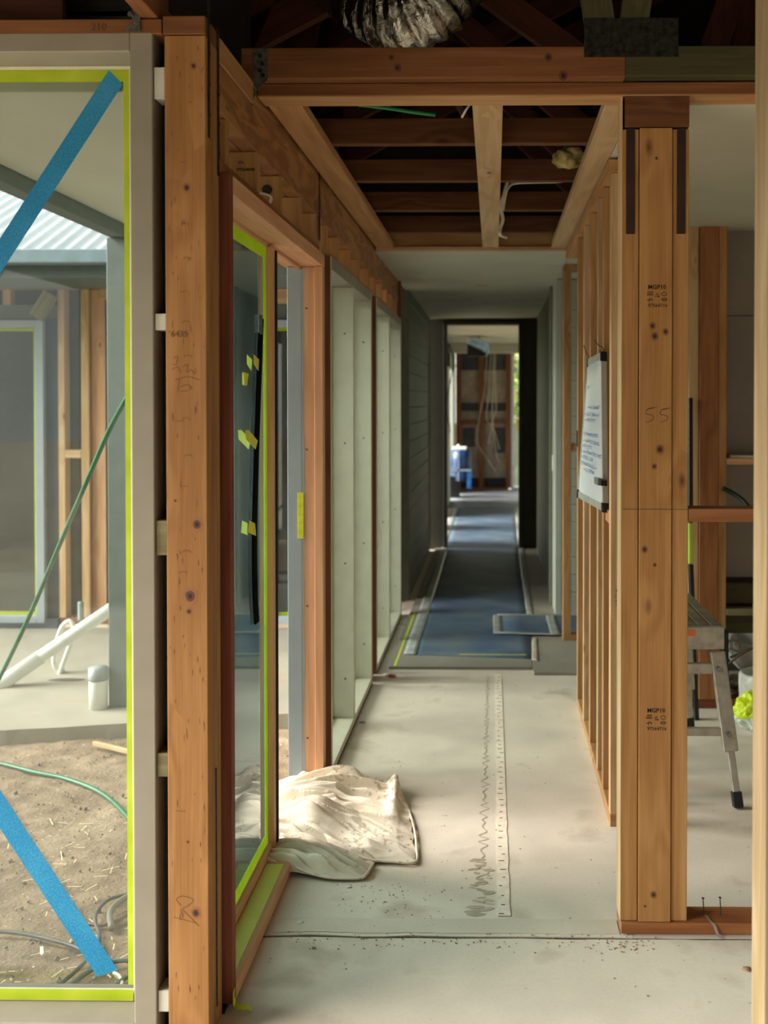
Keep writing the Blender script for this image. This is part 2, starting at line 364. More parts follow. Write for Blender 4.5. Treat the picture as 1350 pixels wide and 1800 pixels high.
# ---- floor
floor = empty('floor', (0, 2.77, 0), 'pale grey concrete floor slab with a saw-cut joint and grey sheet flooring further down the hall', 'floor', kind='structure')
def slab(name, x0, x1, y0, y1, z0, z1, mat, parent, edge=()):
    bm = bmesh.new(); nx = 60
    top = []
    for j, yy in enumerate((y0, y1)):
        row = []
        for i in range(nx+1):
            x = x0+(x1-x0)*i/nx; dy = 0
            if (j == 0 and 'n' in edge) or (j == 1 and 'f' in edge): dy = .006*noise.noise((x*7, yy, 0))+.004*noise.noise((x*31, yy, 4))
            row.append((x, yy+dy))
        top.append(row)
    va = [[bm.verts.new((x, y, z1)) for x, y in r] for r in top]; vb = [[bm.verts.new((x, y, z0)) for x, y in r] for r in top]
    for i in range(nx):
        bm.faces.new((va[0][i], va[0][i+1], va[1][i+1], va[1][i])); bm.faces.new((vb[0][i], vb[1][i], vb[1][i+1], vb[0][i+1]))
        bm.faces.new((va[0][i], vb[0][i], vb[0][i+1], va[0][i+1])); bm.faces.new((va[1][i], va[1][i+1], vb[1][i+1], vb[1][i]))
    for s in (0, nx): bm.faces.new((va[0][s], va[1][s], vb[1][s], vb[0][s]))
    return bm_obj(name, bm, mat, parent, ((x0+x1)/2, (y0+y1)/2, z1))
slab('concrete_slab', -2.95, 3.5, -2.6, 2.38, -.12, 0, CONC, floor)
slab('concrete_slab', -.78, 3.5, 2.38, 2.765, -.12, 0, CONC, floor, ('f',))
slab('concrete_slab', -.655, 3.5, 2.776, 9.96, -.12, 0.0, CONC, floor, ('n',))
slab('concrete_slab', -.655, 3.5, 9.96, 17.6, -.12, 0.0, CONC, floor)
slab('concrete_slab', -.80, -.655, 2.774, 10.0, -.3, -.012, CONC, floor)
JOINT = plain('dark_joint_grit', srgb(70, 60, 48), .9, var=.3, scale=60)
slab('joint_filler', -.78, 3.5, 2.758, 2.782, -.06, -.0035, JOINT, floor)
# feather-edge screed beside the joint
slab('levelling_strip', -.62, .352, 2.79, 2.868, -.002, .0022, concrete('screed_concrete', srgb(222, 210, 192), .2), floor, ('n', 'f'))
SHEET = concrete('grey_cement_sheet', srgb(146, 141, 128), .15)
for (x0, x1, y0, y1) in ((-.585, .215, 5.56, 8.0), (.219, 1.5, 5.45, 8.0), (-.585, .215, 8.004, 10.2), (.219, .6, 8.004, 10.2)):
    box('flooring_sheet', x0, x1, y0, y1, 0, .016, SHEET, floor, .002)
# adhesive strip and old glue squiggles
bm = bmesh.new(); prev = None
for i in range(121):
    y = 2.885+(5.46-2.885)*i/120; w = .018+.0035*noise.noise((y*14, 2, 0)); xc = .030-.006*(y-2.9)/2.5
    q = (bm.verts.new((xc-w, y, .0006)), bm.verts.new((xc+w+.003*noise.noise((y*30, 5, 0)), y, .0006)), bm.verts.new((xc-w, y, .0022)), bm.verts.new((xc+w, y, .0022)))
    if prev: bm.faces.new((prev[2], prev[3], q[3], q[2])); bm.faces.new((prev[0], prev[2], q[2], q[0])); bm.faces.new((prev[3], prev[1], q[1], q[3]))
    prev = q
bm_obj('adhesive_strip', bm, plain('dried_cream_adhesive', srgb(232, 220, 202), .7, scale=30), floor, (.03, 4.1, .001))
bm = bmesh.new()
for i in range(46):
    y = 2.9+i*.0555+random.uniform(-.008, .008); x = .026+random.uniform(-.006, .008); s = random.uniform(.004, .009)
    addbox(bm, x-s, x+s, y-.0025, y+.0025, .0018, .0028)
tag(bm_obj('adhesive_residue', bm, plain('brown_fixing_mark', srgb(120, 96, 72), .8), floor, (.03, 4, .002)), kind='stuff')
GLUE = plain('old_glue_stain', srgb(186, 174, 152), .4, var=.1, bump=0)
pts = []
for i in range(190):
    t = i/189; y = 3.08+t*2.35; pts.append((-.036+.004*t+(.020-.012*t)*math.sin(i*1.27+.8*math.sin(i*.5))*(.6+.4*math.sin(i*.31)), y))
strokes('glue_squiggle', [pts], .0055, 'z', .0009, GLUE, floor, 2)
bm = bmesh.new(); rr = random.Random(4)
for k in range(26):
    cx = -.036+rr.uniform(-.028, .026); cy = 2.90+k*.014+rr.uniform(-.006, .006); a_, b_ = rr.uniform(.009, .022), rr.uniform(.004, .009)
    if k < 4: a_, b_ = .026, .011
    bm.faces.new([bm.verts.new((cx+a_*math.cos(q_)*(1+.5*noise.noise((q_, k, 0))), cy+b_*math.sin(q_)*(1+.5*noise.noise((q_, k, 4)))+.3*a_*math.cos(q_)*math.sin(k), .0007+k*.00001)) for q_ in [m_*math.pi/8 for m_ in range(16)]])
tag(bm_obj('glue_blot', bm, GLUE, floor, (-.03, 3.0, .0007)), kind='stuff')
# ---- hall stud wall on the right
wr_ = empty('wall_right', (.45, 3.5, 0), 'open pine stud wall framing along the right of the hall, with the whiteboard on it', 'wall', kind='structure')
ZP = .042
SK = ['pine', 'pinedark', 'pine', 'pinepale', 'pine', 'pine']
for i, y in enumerate((3.53, 3.76, 3.955, 4.27, 4.57, 4.90)):
    st = box('stud', .408, .498, y-.0225, y+.0225, ZP, 2.285, wood('pine' if i % 2 else 'pinepale', 'z', .7 if i else .45), wr_)
    if i == 0: stud0 = st
stamp(stud0, .452, .80, 3.5065, '97564715'); stamp(stud0, .49, 1.62, 3.5065, '97564716')
box('bottom_plate', .408, .498, 3.505, 4.925, 0, ZP, wood('pine', 'y'), wr_)
box('top_plate', .400, .498, 3.505, 5.6, 2.287, 2.332, wood('pine', 'y'), wr_)
box('nogging', .415, .498, 3.555, 3.735, 1.05, 1.095, wood('pine', 'y'), wr_)
box('nogging', .415, .498, 3.98, 4.245, 1.27, 1.315, wood('pine', 'y'), wr_)
# ---- the stud cluster at the hall corner, seen face on
wc = empty('wall_corner', (.445, 2.79, 0), 'square column of nailed pine studs at the hall corner, stamped and pencilled 5.5', 'wall', kind='structure')
CL = .357
cl1 = box('stud', CL, CL+.045, 2.80, 2.885, .035, 2.245, wood('post', 'z', .93), wc)
cst = box('stud', CL+.047, CL+.137, 2.793, 2.84, .035, 2.247, wood('post', 'z', .35), wc)
cl3 = box('stud', CL+.139, CL+.184, 2.80, 2.885, .035, 2.245, wood('post', 'z', .93), wc)
box('stud', CL+.047, CL+.137, 2.842, 2.885, .035, 2.245, wood('pine', 'z'), wc)
box('head_block', CL+.006, CL+.184, 2.797, 2.885, 2.25, 2.338, wood('joist', 'x', .5), wc)
box('stud', CL-.003, CL+.0, 2.80, 2.885, .035, 2.34, wood('pinepale', 'z', .9), wc)  # thin pale facing, paints the column's left side as lit
DSTR = plain('dark_brown_strip', srgb(52, 30, 20), .8, var=.2)  # dark brown strips down both outer studs below the head block
box('dark_strip', CL+.010, CL+.034, 2.797, 2.7995, 1.955, 2.246, DSTR, wc, 0)
box('dark_strip', CL+.150, CL+.174, 2.797, 2.7995, 1.955, 2.246, DSTR, wc, 0)
stamp(cst, .452, 1.778, 2.7925, '97564716'); stamp(cst, .4525, .60, 2.7925, '97564716')
strokes('pencil_figure', hand5(.422, 1.433, .040)+hand5(.462, 1.433, .038)+[[(.4535, 1.452), (.4552, 1.451)]], .0017, 'y', 2.7925, PENCIL, cst)
strokes('pencil_line', [[(CL+.001, 1.191), (CL+.184, 1.191)]], .0016, 'y', 2.7922, PENCIL, cst, 1)
# bottom plate running right from the column, with rail and far side studs
wf = empty('wall_front', (.7, 2.84, 0), 'low bottom plate and rail running right from the corner stud column', 'wall', kind='structure')
box('bottom_plate', CL-.001, 2.4, 2.79, 2.885, .003, .034, wood('reddish', 'x', .6), wf)
box('rail', CL+.186, 2.4, 2.80, 2.885, 1.155, 1.192, wood('reddish', 'x', .5), wf)
for x in (1.15, 1.75, 2.35): box('stud', x, x+.045, 2.795, 2.885, .035, 2.338, PINE(), wf)
for (x, dz) in ((.594, .0), (.642, .002)):
    nl = empty('nail', (x, 2.835, .034), 'bent nail standing up from the bottom plate, %s' % ('nearer the stud column' if x < .61 else 'the one further from the stud column'), 'nail')
    tube('shank', [(x, 2.835, .02), (x+.001, 2.835, .05), (x-.001, 2.834, .082+dz)], .0016, NAILM, nl, 6)
    bm = bmesh.new(); addcyl(bm, (x-.001, 2.834, .083+dz), .0042, .0016, seg=10); bm_obj('head', bm, NAILM, nl, (x, 2.834, .083))
# top plate + truss chord crossing the picture
ce = empty('ceiling', (0, 2.84, 2.34), 'exposed ceiling framing over the hall: joists, battens, plate and crossing chord', 'ceiling', kind='structure')
box('top_plate', -.655, 3.4, 2.79, 2.885, 2.339, 2.372, wood('pinedark', 'x', .75), ce)
box('plate_soffit_batten', -.655, 3.4, 2.793, 2.882, 2.336, 2.3388, wood('pine', 'x', .8), ce, 0)
ch = box('bottom_chord', -.69, .357, 2.745, 2.789, 2.372, 2.455, wood('pinedark', 'x', .9), ce)
box('bottom_chord', .3575, 3.4, 2.745, 2.789, 2.374, 2.455, wood('treated', 'x', .6), ce)
# nail plate with rows of pressed teeth
def nailplate(x0, x1, z0, z1, y, parent, nx, nz, mat=GALVD):
    bm = bmesh.new(); addbox(bm, x0, x1, y-.0012, y, z0, z1)
    for i in range(nx):
        for j in range(nz):
            cx = x0+(i+.5)*(x1-x0)/nx; cz = z0+(j+.5)*(z1-z0)/nz; w = (x1-x0)/nx*.32; h = (z1-z0)/nz*.22
            addbox(bm, cx-w, cx+w, y-.0026, y-.0010, cz-h, cz+h)
    return bm_obj('nail_plate', bm, mat, parent, ((x0+x1)/2, y, (z0+z1)/2))
nailplate(.245, .50, 2.425, 2.53, 2.744, ce, 10, 16)
bar('web', (.30, 2.767, 2.455), (.16, 2.767, 3.35), .08, .044, wood('treated', 'x'), ce, up=(0, 1, 0))
bar('web', (.372, 2.767, 2.456), (.50, 2.767, 3.35), .078, .044, wood('treated', 'x'), ce, up=(0, 1, 0))
# joists across the hall and battens along it
for i, y in enumerate((3.44, 4.02, 4.64, 5.24)):
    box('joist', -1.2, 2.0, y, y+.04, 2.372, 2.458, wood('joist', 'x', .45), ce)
box('batten', -.648, -.552, 2.886, 5.62, 2.338, 2.370, wood('pine', 'y', .75), ce)
box('batten', -.062, .026, 2.886, 5.62, 2.338, 2.370, wood('pinepale', 'y', .8), ce)
box('batten', .318, .402, 2.886, 5.62, 2.338, 2.370, wood('pinepale', 'y', .7), ce)
box('joist', -.65, .42, 5.56, 5.62, 2.338, 2.45, wood('pine', 'x'), ce)
box('trim_strip', -.65, .42, 5.545, 5.559, 2.325, 2.345, wood('cedar', 'x', .9), ce)
# webs of the trusses behind
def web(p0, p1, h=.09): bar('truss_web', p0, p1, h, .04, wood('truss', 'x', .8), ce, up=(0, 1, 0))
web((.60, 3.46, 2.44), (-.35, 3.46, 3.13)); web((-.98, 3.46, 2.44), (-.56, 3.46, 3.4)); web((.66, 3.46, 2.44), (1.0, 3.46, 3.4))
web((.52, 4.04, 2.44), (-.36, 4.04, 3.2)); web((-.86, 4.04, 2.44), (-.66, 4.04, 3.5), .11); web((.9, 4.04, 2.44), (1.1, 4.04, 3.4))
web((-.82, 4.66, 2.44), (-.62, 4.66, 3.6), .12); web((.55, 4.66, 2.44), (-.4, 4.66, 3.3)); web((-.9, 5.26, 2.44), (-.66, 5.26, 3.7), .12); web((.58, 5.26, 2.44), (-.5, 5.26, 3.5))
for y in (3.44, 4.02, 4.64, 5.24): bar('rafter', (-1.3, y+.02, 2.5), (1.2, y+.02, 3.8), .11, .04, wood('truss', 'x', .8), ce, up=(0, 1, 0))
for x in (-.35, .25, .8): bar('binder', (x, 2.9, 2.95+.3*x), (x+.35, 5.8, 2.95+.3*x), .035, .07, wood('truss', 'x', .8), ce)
box('ceiling_board', .56, 3.4, 2.886, 5.0, 2.3355, 2.3675, PLASTER, ce, .001)
box('ceiling_board', .43, 3.4, 5.0, 6.93, 2.3355, 2.3675, PLASTER, ce, .001)
box('ceiling_board', -.66, .43, 5.57, 10.09, 2.322, 2.336, PLASTER, ce, .001)
box('ceiling_board', -.66, 3.4, 10.3, 17.3, 2.335, 2.36, PLASTER, ce, .001)
# white offcut of lining seen between batten and stud wall
box('lining_offcut', .404, .43, 3.0, 5.6, 2.34, 2.366, PLASTER, ce, .001)
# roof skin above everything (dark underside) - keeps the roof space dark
rf = empty('roof', (0, 3, 3.85), 'dark roof sheeting over the open roof space', 'roof', kind='structure')
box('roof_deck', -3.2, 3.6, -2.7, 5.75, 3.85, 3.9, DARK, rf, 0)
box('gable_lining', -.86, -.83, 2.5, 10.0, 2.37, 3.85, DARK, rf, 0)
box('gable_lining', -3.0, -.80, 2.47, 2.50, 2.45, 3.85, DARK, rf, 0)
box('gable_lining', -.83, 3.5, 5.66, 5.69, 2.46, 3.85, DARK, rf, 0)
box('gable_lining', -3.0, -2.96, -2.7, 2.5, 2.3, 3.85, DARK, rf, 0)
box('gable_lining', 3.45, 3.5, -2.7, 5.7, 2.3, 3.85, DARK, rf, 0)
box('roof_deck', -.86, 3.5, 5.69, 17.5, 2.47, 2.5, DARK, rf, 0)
# rooms' outer walls outside the frame, openings shaped for the light inside
we = empty('wall_back', (0, -2.6, 0), 'rear walls of the room behind the camera with wide openings added to admit daylight', 'wall', kind='structure')
box('wall_panel', -3.0, -2.96, 2.2, 2.46, 0, 2.35, PLASTER, we, 0); box('wall_panel', -3.0, -2.96, -2.6, -2.4, 0, 2.35, PLASTER, we, 0)
box('wall_panel', 3.45, 3.5, -2.6, -1.2, 0, 2.35, PLASTER, we, 0)
box('gable_lining', -3.0, 3.5, -2.7, -2.66, 2.35, 3.85, DARK, rf, 0)
box('wall_panel', 3.45, 3.5, .6, 6.3, 0, 2.45, PLASTER, we, 0)
box('wall_panel', -3.0, 3.5, -2.66, -2.6, 0, 2.35, PLASTER, we, 0)
# ---- left wall of the hall: post, beam, cripples, straps
wlft = empty('wall_left', (-.70, 2.3, 0), 'left wall framing of the hall: corner post, laminated beam and short studs over the glazing', 'wall', kind='structure')
XF = -.66
pst = box('corner_post', -.754, XF, 2.30, 2.335, -.1, 2.328, wood('leftpost', 'z', .45), wlft)
for k in range(3): box('post_lamination', -.752, XF, 2.337+k*.025, 2.360+k*.025, -.1, 2.328, wood('leftpost', 'z', .85), wlft)
box('cap_block', -.757, XF, 2.298, 2.41, 2.330, 2.372, wood('pinedark', 'x', .75), wlft)
box('top_plate', -.75, -.656, 2.413, 2.742, 2.303, 2.362, wood('pine', 'y'), wlft)
lv = box('header_beam', -.705, XF, 2.413, 3.78, 2.188, 2.30, lvl_mat('y'), wlft)
box('header_beam', -.7045, XF-.0005, 2.75, 3.78, 2.3005, 2.368, lvl_mat('y'), wlft)
box('header_beam', -.705, XF, 3.783, 6.95, 2.188, 2.368, lvl_mat('y'), wlft)
box('header_beam', -.752, -.707, 2.413, 6.95, 2.188, 2.368, lvl_mat('y'), wlft)
box('lintel_plate', -.75, XF, 2.413, 3.80, 2.046, 2.076, wood('reddish', 'y', .8), wlft)
box('lintel_plate', -.75, XF, 3.93, 6.95, 2.068, 2.090, wood('pine', 'y'), wlft)
yy = [2.49, 2.82, 3.12, 3.445, 3.73, 3.98, 4.28, 4.62, 4.93, 5.27, 5.62, 5.92, 6.22, 6.52, 6.8]
crs = []
for i, y in enumerate(yy):
    crs.append(box('short_stud', -.75, XF-.001, y-.018, y+.018, 2.078 if y < 3.9 else 2.091, 2.187, wood(('post', 'post', 'post', 'pine', 'pine', 'pine')[i % 6], 'z', .9), wlft))
box('jamb_stud', -.75, XF, 3.805, 3.84, 0, 2.187, wood('cedar', 'z', .8), wlft)
text('number_stamp', '97564692', .013, (-.692, 2.801, 2.133), (math.pi/2, 0, 0), INK, crs[1])
strokes('stamp_emblem', [[(-.716, 2.157), (-.700, 2.157)], [(-.708, 2.163), (-.7085, 2.150)], [(-.703, 2.162), (-.697, 2.152)]], .0016, 'y', 2.801, INK, crs[1], 2)
bm = bmesh.new(); addcyl(bm, (-.70, 3.1005, 2.145), .016, .002, 'y', 9); bm_obj('burnt_hole', bm, BLACK, crs[2], (-.70, 3.1, 2.145))
def strap(y, z0, z1, w=.022, x=XF):
    bm = bmesh.new(); addbox(bm, x, x+.0016, y-w/2, y+w/2, z0, z1)
    k = int((z1-z0)/.035)
    for i in range(k): addcyl(bm, (x+.002, y+(.005 if i % 2 else -.005), z0+.02+i*.035), .0035, .002, 'x', 8)
    return bm_obj('strap', bm, GALVD, wlft, (x, y, (z0+z1)/2))
strap(2.325, 2.10, 2.62, .016); strap(2.403, 2.03, 2.38, .016); strap(3.80, 2.10, 2.36, .03)
box('strap', -.659, -.6575, 2.36, 2.366, .05, .62, GALVD, wlft, 0)
# pencil scribbles on the post
def P2(*pp): return [(at(x, y, Y=2.30).x, at(x, y, Y=2.30).z) for x, y in pp]
strokes('pencil_scribble', [P2((305, 630), (312, 626), (310, 640), (303, 640)), P2((303, 650), (312, 645), (318, 655)), P2((322, 645), (330, 640), (328, 655), (336, 650), (342, 658)), P2((308, 668), (330, 662), (350, 668)), P2((318, 680), (330, 676), (338, 684)), P2((316, 665), (312, 690))], .0011, 'y', 2.2993, PENCIL, pst, 3)
strokes('pencil_scribble', [P2((318, 1592), (310, 1580), (322, 1575), (340, 1582), (330, 1592), (318, 1600), (322, 1612)), P2((305, 1612), (345, 1622)), P2((322, 1600), (350, 1628)), P2((310, 1425), (326, 1426)), P2((308, 740), (322, 740)), P2((316, 968), (318, 975))], .0011, 'y', 2.2993, PENCIL, pst, 3)
def knot(px, py, r, parent, Y=2.2996):
    c = at(px, py, Y=Y); bm = bmesh.new()
    vs = [bm.verts.new((c.x+r*math.cos(a)*(1+.2*noise.noise((a, px, 0))), Y, c.z+1.15*r*math.sin(a))) for a in [k*math.pi/7 for k in range(14)]]; bm.faces.new(vs)
    bm_obj('knot', bm, plain('dark_knot', srgb(96, 54, 30), .7), parent, tuple(c))
    if r > .0045:
        for k_, cc, dy in ((1.6, srgb(142, 96, 56), .0002), (.45, srgb(40, 20, 12), -.0002)):
            if k_ > 1 and parent.name.startswith('bottom_chord'): continue
            bm = bmesh.new(); vs = [bm.verts.new((c.x+k_*r*math.cos(a)*(1+.25*noise.noise((a, py, 2))), Y+dy, c.z+1.25*k_*r*math.sin(a)*(1+.25*noise.noise((a, py, 5))))) for a in [k*math.pi/7 for k in range(14)]]; bm.faces.new(vs)
            bm_obj('knot', bm, plain('knot_tone_%d' % int(k_*100), cc, .7), parent, (c.x, Y+dy, c.z))
for (x, y, r) in ((334, 1048, .011), (346, 922, .009), (344, 1605, .008), (328, 330, .006), (340, 116, .005), (332, 1075, .005), (308, 880, .003), (330, 1480, .003)): knot(x, y, r, pst)
bm = bmesh.new(); rr = random.Random(5)
for k in range(90):
    z = rr.uniform(.1, 2.3); x = rr.uniform(-.75, -.665); w = rr.uniform(.0005, .0011); h = rr.uniform(.003, .012)
    bm.faces.new([bm.verts.new(p) for p in ((x-w*.3, 2.2996, z-h), (x+w, 2.2996, z-h*.2), (x+w*.2, 2.2996, z+h), (x-w, 2.2996, z+h*.3))])
tag(bm_obj('grain_fleck', bm, plain('brown_fleck', srgb(104, 60, 32), .7), pst, (-.7, 2.2995, 1)), kind='stuff')
for (x, y, r_) in ((1147, 573, .006), (1151, 591, .007), (1170, 583, .0055), (1160, 790, .008), (1150, 820, .005), (1133, 966, .006), (1151, 993, .0045), (1149, 1573, .006), (1134, 1593, .0035), (1154, 278, .004)): knot(x, y, r_, cst, 2.7926)
for (x, y, r_) in ((688, 101, .008), (699, 119, .010), (964, 101, .011), (990, 133, .012), (642, 99, .003)): knot(x, y, r_, ch, 2.7445)
# staple dents down the middle of the post
lines = []
for k, y in enumerate((285, 393, 453, 513, 565, 625, 688, 735, 800, 855, 968, 1005)):
    x = 316+(k*37 % 11); lines.append(P2((x, y+3), (x, y), (x+11, y), (x+11, y+4)) if k % 3 else P2((x, y), (x+12, y-1)))
strokes('staple_dent', lines, .0011, 'y', 2.2994, plain('brown_fleck', srgb(104, 60, 32)), pst, 2)
c_ = at(315, 592, Y=2.2993); text('pencil_figure', '6435', .020, (c_.x, 2.2993, c_.z), (math.pi/2, 0, 0), plain('faint_pencil', srgb(112, 78, 48), .8), pst)
# plates above the big window, bracket, joist
wt = empty('wall_top', (-1.5, 2.3, 2.33), 'timber plate, plywood and joist above the large taped window, pencilled 210', 'wall', kind='structure')
tp = box('top_plate', -2.9, -.76, 2.30, 2.39, 2.332, 2.366, wood('pinedark', 'x', .8), wt)
box('plywood_panel', -2.9, -1.03, 2.40, 2.418, 2.367, 2.52, wood('truss', 'x', .9), wt)
bar('joist', (-.79, .6, 2.412), (-.79, 2.38, 2.412), .04, .085, wood('pinedark', 'x'), wt)
text('pencil_figure', '210', .024, (-.905, 2.2992, 2.340), (math.pi/2, 0, 0), PENCIL, tp)
bk = empty('framing_bracket', (-.835, 2.298, 2.36), 'galvanised framing bracket nailed to the plate above the window', 'bracket')
def plate_outline(name, pts, y, parent, mat=GALV):
    return prism(name, [at(x, yy_, Y=y) for x, yy_ in pts], .0018, mat, parent, 'y')
plate_outline('bracket_plate', [(232, -30), (246, 0), (247, 55), (222, 55), (223, 47), (233, 42), (232, 12)], 2.296, bk)
bm = bmesh.new()
for p in ((237, 39), (243, 39), (227, 52), (243, 52), (229, 25)):
    c = at(*p, Y=2.295); addcyl(bm, c, .0036 if p != (229, 25) else .006, .004, 'y', 10)
bm_obj('screw', bm, GALV, bk, tuple(at(237, 39, Y=2.295)))
b2 = empty('joist_hanger', (-.62, 2.742, 2.40), 'perforated galvanised hanger wrapped round the left end of the crossing chord', 'bracket')
plate_outline('hanger_plate', [(446, 86), (470, 86), (470, 141), (452, 158), (446, 150)], 2.741, b2)
bm = bmesh.new()
for p in ((457, 98), (461, 112), (457, 124), (462, 132)):
    c = at(*p, Y=2.7405)
    addcyl(bm, c, .006, .0022, 'y', 12)
bm_obj('hanger_boss', bm, GALVD, b2, tuple(at(457, 98, Y=2.74)))
plate_outline('hanger_strap', [(440, 150), (452, 158), (447, 170), (441, 195), (438, 170)], 2.7395, b2)
nailplate(-.80, -.70, 2.50, 2.60, 3.42, ce, 6, 6)

# ================================================================= BIG TAPED WINDOW (left, facing us)
w1 = empty('window_1', (-1.6, 2.35, 0), 'large fixed window at the left with a primed white frame, masked in lime tape and crossed in blue', 'window', kind='structure')
XR = -.782; XL = -2.46; FB = .0; FT = 2.336; fw = .052
box('frame_jamb', XR-fw, XR, 2.30, 2.44, FB, FT, FRAMEW, w1, .002)
box('frame_jamb', XL, XL+fw, 2.30, 2.44, FB, FT, FRAMEW, w1, .002)
box('frame_head', XL+fw, XR-fw, 2.30, 2.44, FT-.044, FT, FRAMEW, w1, .002)
box('frame_sill', XL+fw, XR-fw, 2.30, 2.46, FB, .045, FRAMEW, w1, .002)
gy = 2.415; gx1 = XR-fw; gx0 = XL+fw; gzt = FT-.044; 
box('glazing_bead', gx0, gx1, gy-.02, gy-.004, gzt-.005, gzt-.0002, WHITE, w1, .001)
box('glazing_bead', gx1-.033, gx1-.0002, gy-.03, gy-.004, .046, gzt-.006, WHITE, w1, .002)
GX = gx1-.034
box('glazing_bead', gx0, gx1-.034, gy-.03, gy-.004, .0455, .064, WHITE, w1, .002)
box('glazing_bead', gx0, gx1, gy+.006, gy+.02, gzt-.055, gzt-.0002, WHITE, w1, .002)
pane = box('pane', gx0+.0005, gx1-.0005, gy, gy+.005, .0455, gzt-.0005, glass('front_window_glass', (.92, .955, .94), .7, .012), w1, 0)
for (x0, x1, z0, z1) in ((-.7805, -.7555, 2.186, 2.258), (-.7805, -.7555, 1.655, 1.693), (-.7805, -.7555, 1.135, 1.215), (-.7805, -.7555, .62, .675), (-.7805, -.7555, .07, .12)):
    box('packer', x0, x1, 2.306, 2.36, z0, z1, plain('white_plastic_packer', srgb(196, 196, 184), .4) if z0 > 1.3 or z0 < .3 else wood('treatpale', 'x'), w1, .001)
box('gap_membrane', -.781, -.755, 2.362, 2.372, 0, 2.33, BLACK, w1, 0)  # sarking behind the gap; the gap's shade is put into its black
# tapes: lime strips round the glass edge, two blue diagonals
def wavy_strip(name, x0, x1, z0, z1, y, mat, horiz, amp=.002, seed=0, thick=.0004):
    bm = bmesh.new(); n = 70; A = []
    for i in range(n+1):
        t = i/n
        if horiz:
            x = x0+(x1-x0)*t; w = amp*noise.noise((x*14, seed, 0))+amp*.6*noise.noise((x*60, seed, 7)); a, b = (x, z0), (x, z1+w)
        else:
            z = z0+(z1-z0)*t; w = amp*noise.noise((z*6, seed, 0)); a, b = (x0+w, z), (x1+w*.5, z)
        A.append((bm.verts.new((a[0], y, a[1])), bm.verts.new((b[0], y, b[1]))))
    for p, q in zip(A, A[1:]): bm.faces.new((p[0], q[0], q[1], p[1]))
    r = bmesh.ops.extrude_face_region(bm, geom=bm.faces[:]); bmesh.ops.translate(bm, vec=(0, -thick, 0), verts=[g for g in r['geom'] if isinstance(g, bmesh.types.BMVert)])
    return bm_obj(name, bm, mat, None, ((x0+x1)/2, y, (z0+z1)/2))
ty = gy-.001
o = wavy_strip('masking_tape', GX-.0225, GX+.0025, .070, gzt-.02, ty, LIMET, False, .001, 1); tag(o, 'vertical lime masking tape down the right edge of the large window', 'tape', 'lime tape round the large window')
o = wavy_strip('masking_tape', gx0, GX+.002, gzt-.033, gzt-.001, ty-.0005, LIMET, True, .004, 2); tag(o, 'lime masking tape with a ragged top along the head of the large window', 'tape', 'lime tape round the large window')
o = wavy_strip('masking_tape', gx0, GX+.001, .048, .0755, ty-.0300, LIMET, True, -.001, 3); tag(o, 'lime masking tape along the bottom edge of the large window', 'tape', 'lime tape round the large window')
o = wavy_strip('masking_tape', gx0-.0005, gx0+.016, .060, gzt-.02, ty, LIMET, False, .001, 4); tag(o, 'lime masking tape down the far left edge of the large window', 'tape', 'lime tape round the large window')
def diag(p0, p1, w, y, label, cut):
    p0, p1 = Vector(p0), Vector(p1); d = (p1-p0).normalized(); s = Vector((-d.z, 0, d.x))*w/2; n = 60; bm = bmesh.new(); A = []
    for i in range(n+1):
        c = p0.lerp(p1, i/n); e = d*.004*math.sin(i*9)*(1 if i in (0, n) else 0)
        A.append((bm.verts.new((c-s+e).to_tuple()), bm.verts.new((c+s+d*(cut if i == 0 else 0)).to_tuple())))
    for a, b in zip(A, A[1:]): bm.faces.new((a[0], b[0], b[1], a[1]))
    r = bmesh.ops.extrude_face_region(bm, geom=bm.faces[:]); bmesh.ops.translate(bm, vec=(0, -.0003, 0), verts=[g for g in r['geom'] if isinstance(g, bmesh.types.BMVert)])
    o = bm_obj('blue_tape', bm, BTAPE, None, tuple((p0+p1)/2)); tag(o, label, 'tape', 'blue tape cross on the large window')
a = at(206, 133, Y=ty); b = at(0, 451, Y=ty); e = a+(b-a)*((gx0+.02-a.x)/(b.x-a.x))
diag((a.x, ty-.001, a.z), (e.x, ty-.001, e.z), .047, ty, 'blue masking tape strip slanting down from the top right corner of the large window', .01)
a = at(192, 1714, Y=ty); b = at(0, 1421, Y=ty); e = a+(b-a)*((gx0+.02-a.x)/(b.x-a.x))
diag((a.x, ty-.0014, a.z), (e.x, ty-.0014, e.z), .052, ty, 'blue masking tape strip slanting up from the bottom right corner of the large window', .012)

# ================================================================= CEDAR DOOR UNIT
d1 = empty('door_1', (-.71, 2.44, 0), 'cedar framed glazed door unit beside the corner post, fixed pane nearest and opening beyond', 'door', kind='structure')
CX0, CX1 = -.79, -.64; HZ0, HZ1 = 1.997, 2.045; YA, YB = 2.432, 3.80
CED = lambda ax, k=.9: wood('cedar', ax, k)
box('jamb', CX0, CX1, YA, YA+.032, .012, HZ1, wood('cedardark', 'z', .9), d1)
box('head', CX0, CX1, YA+.033, YB, HZ0, HZ1, CED('y'), d1)
box('head_stop', -.735, -.722, YA+.033, YB-.03, HZ0-.012, HZ0-.0003, CED('y'), d1)
jf = box('jamb', -.722, CX1, YB-.035, YB, .02, HZ0-.001, CED('z'), d1)
jp = box('painted_jamb', -.776, -.7225, YB-.037, YB, .0, HZ0-.001, GREYB, d1)
box('jamb_stop', -.672, CX1, YB-.05, YB-.0355, .02, HZ0-.001, wood('cedar', 'z', .95), d1)
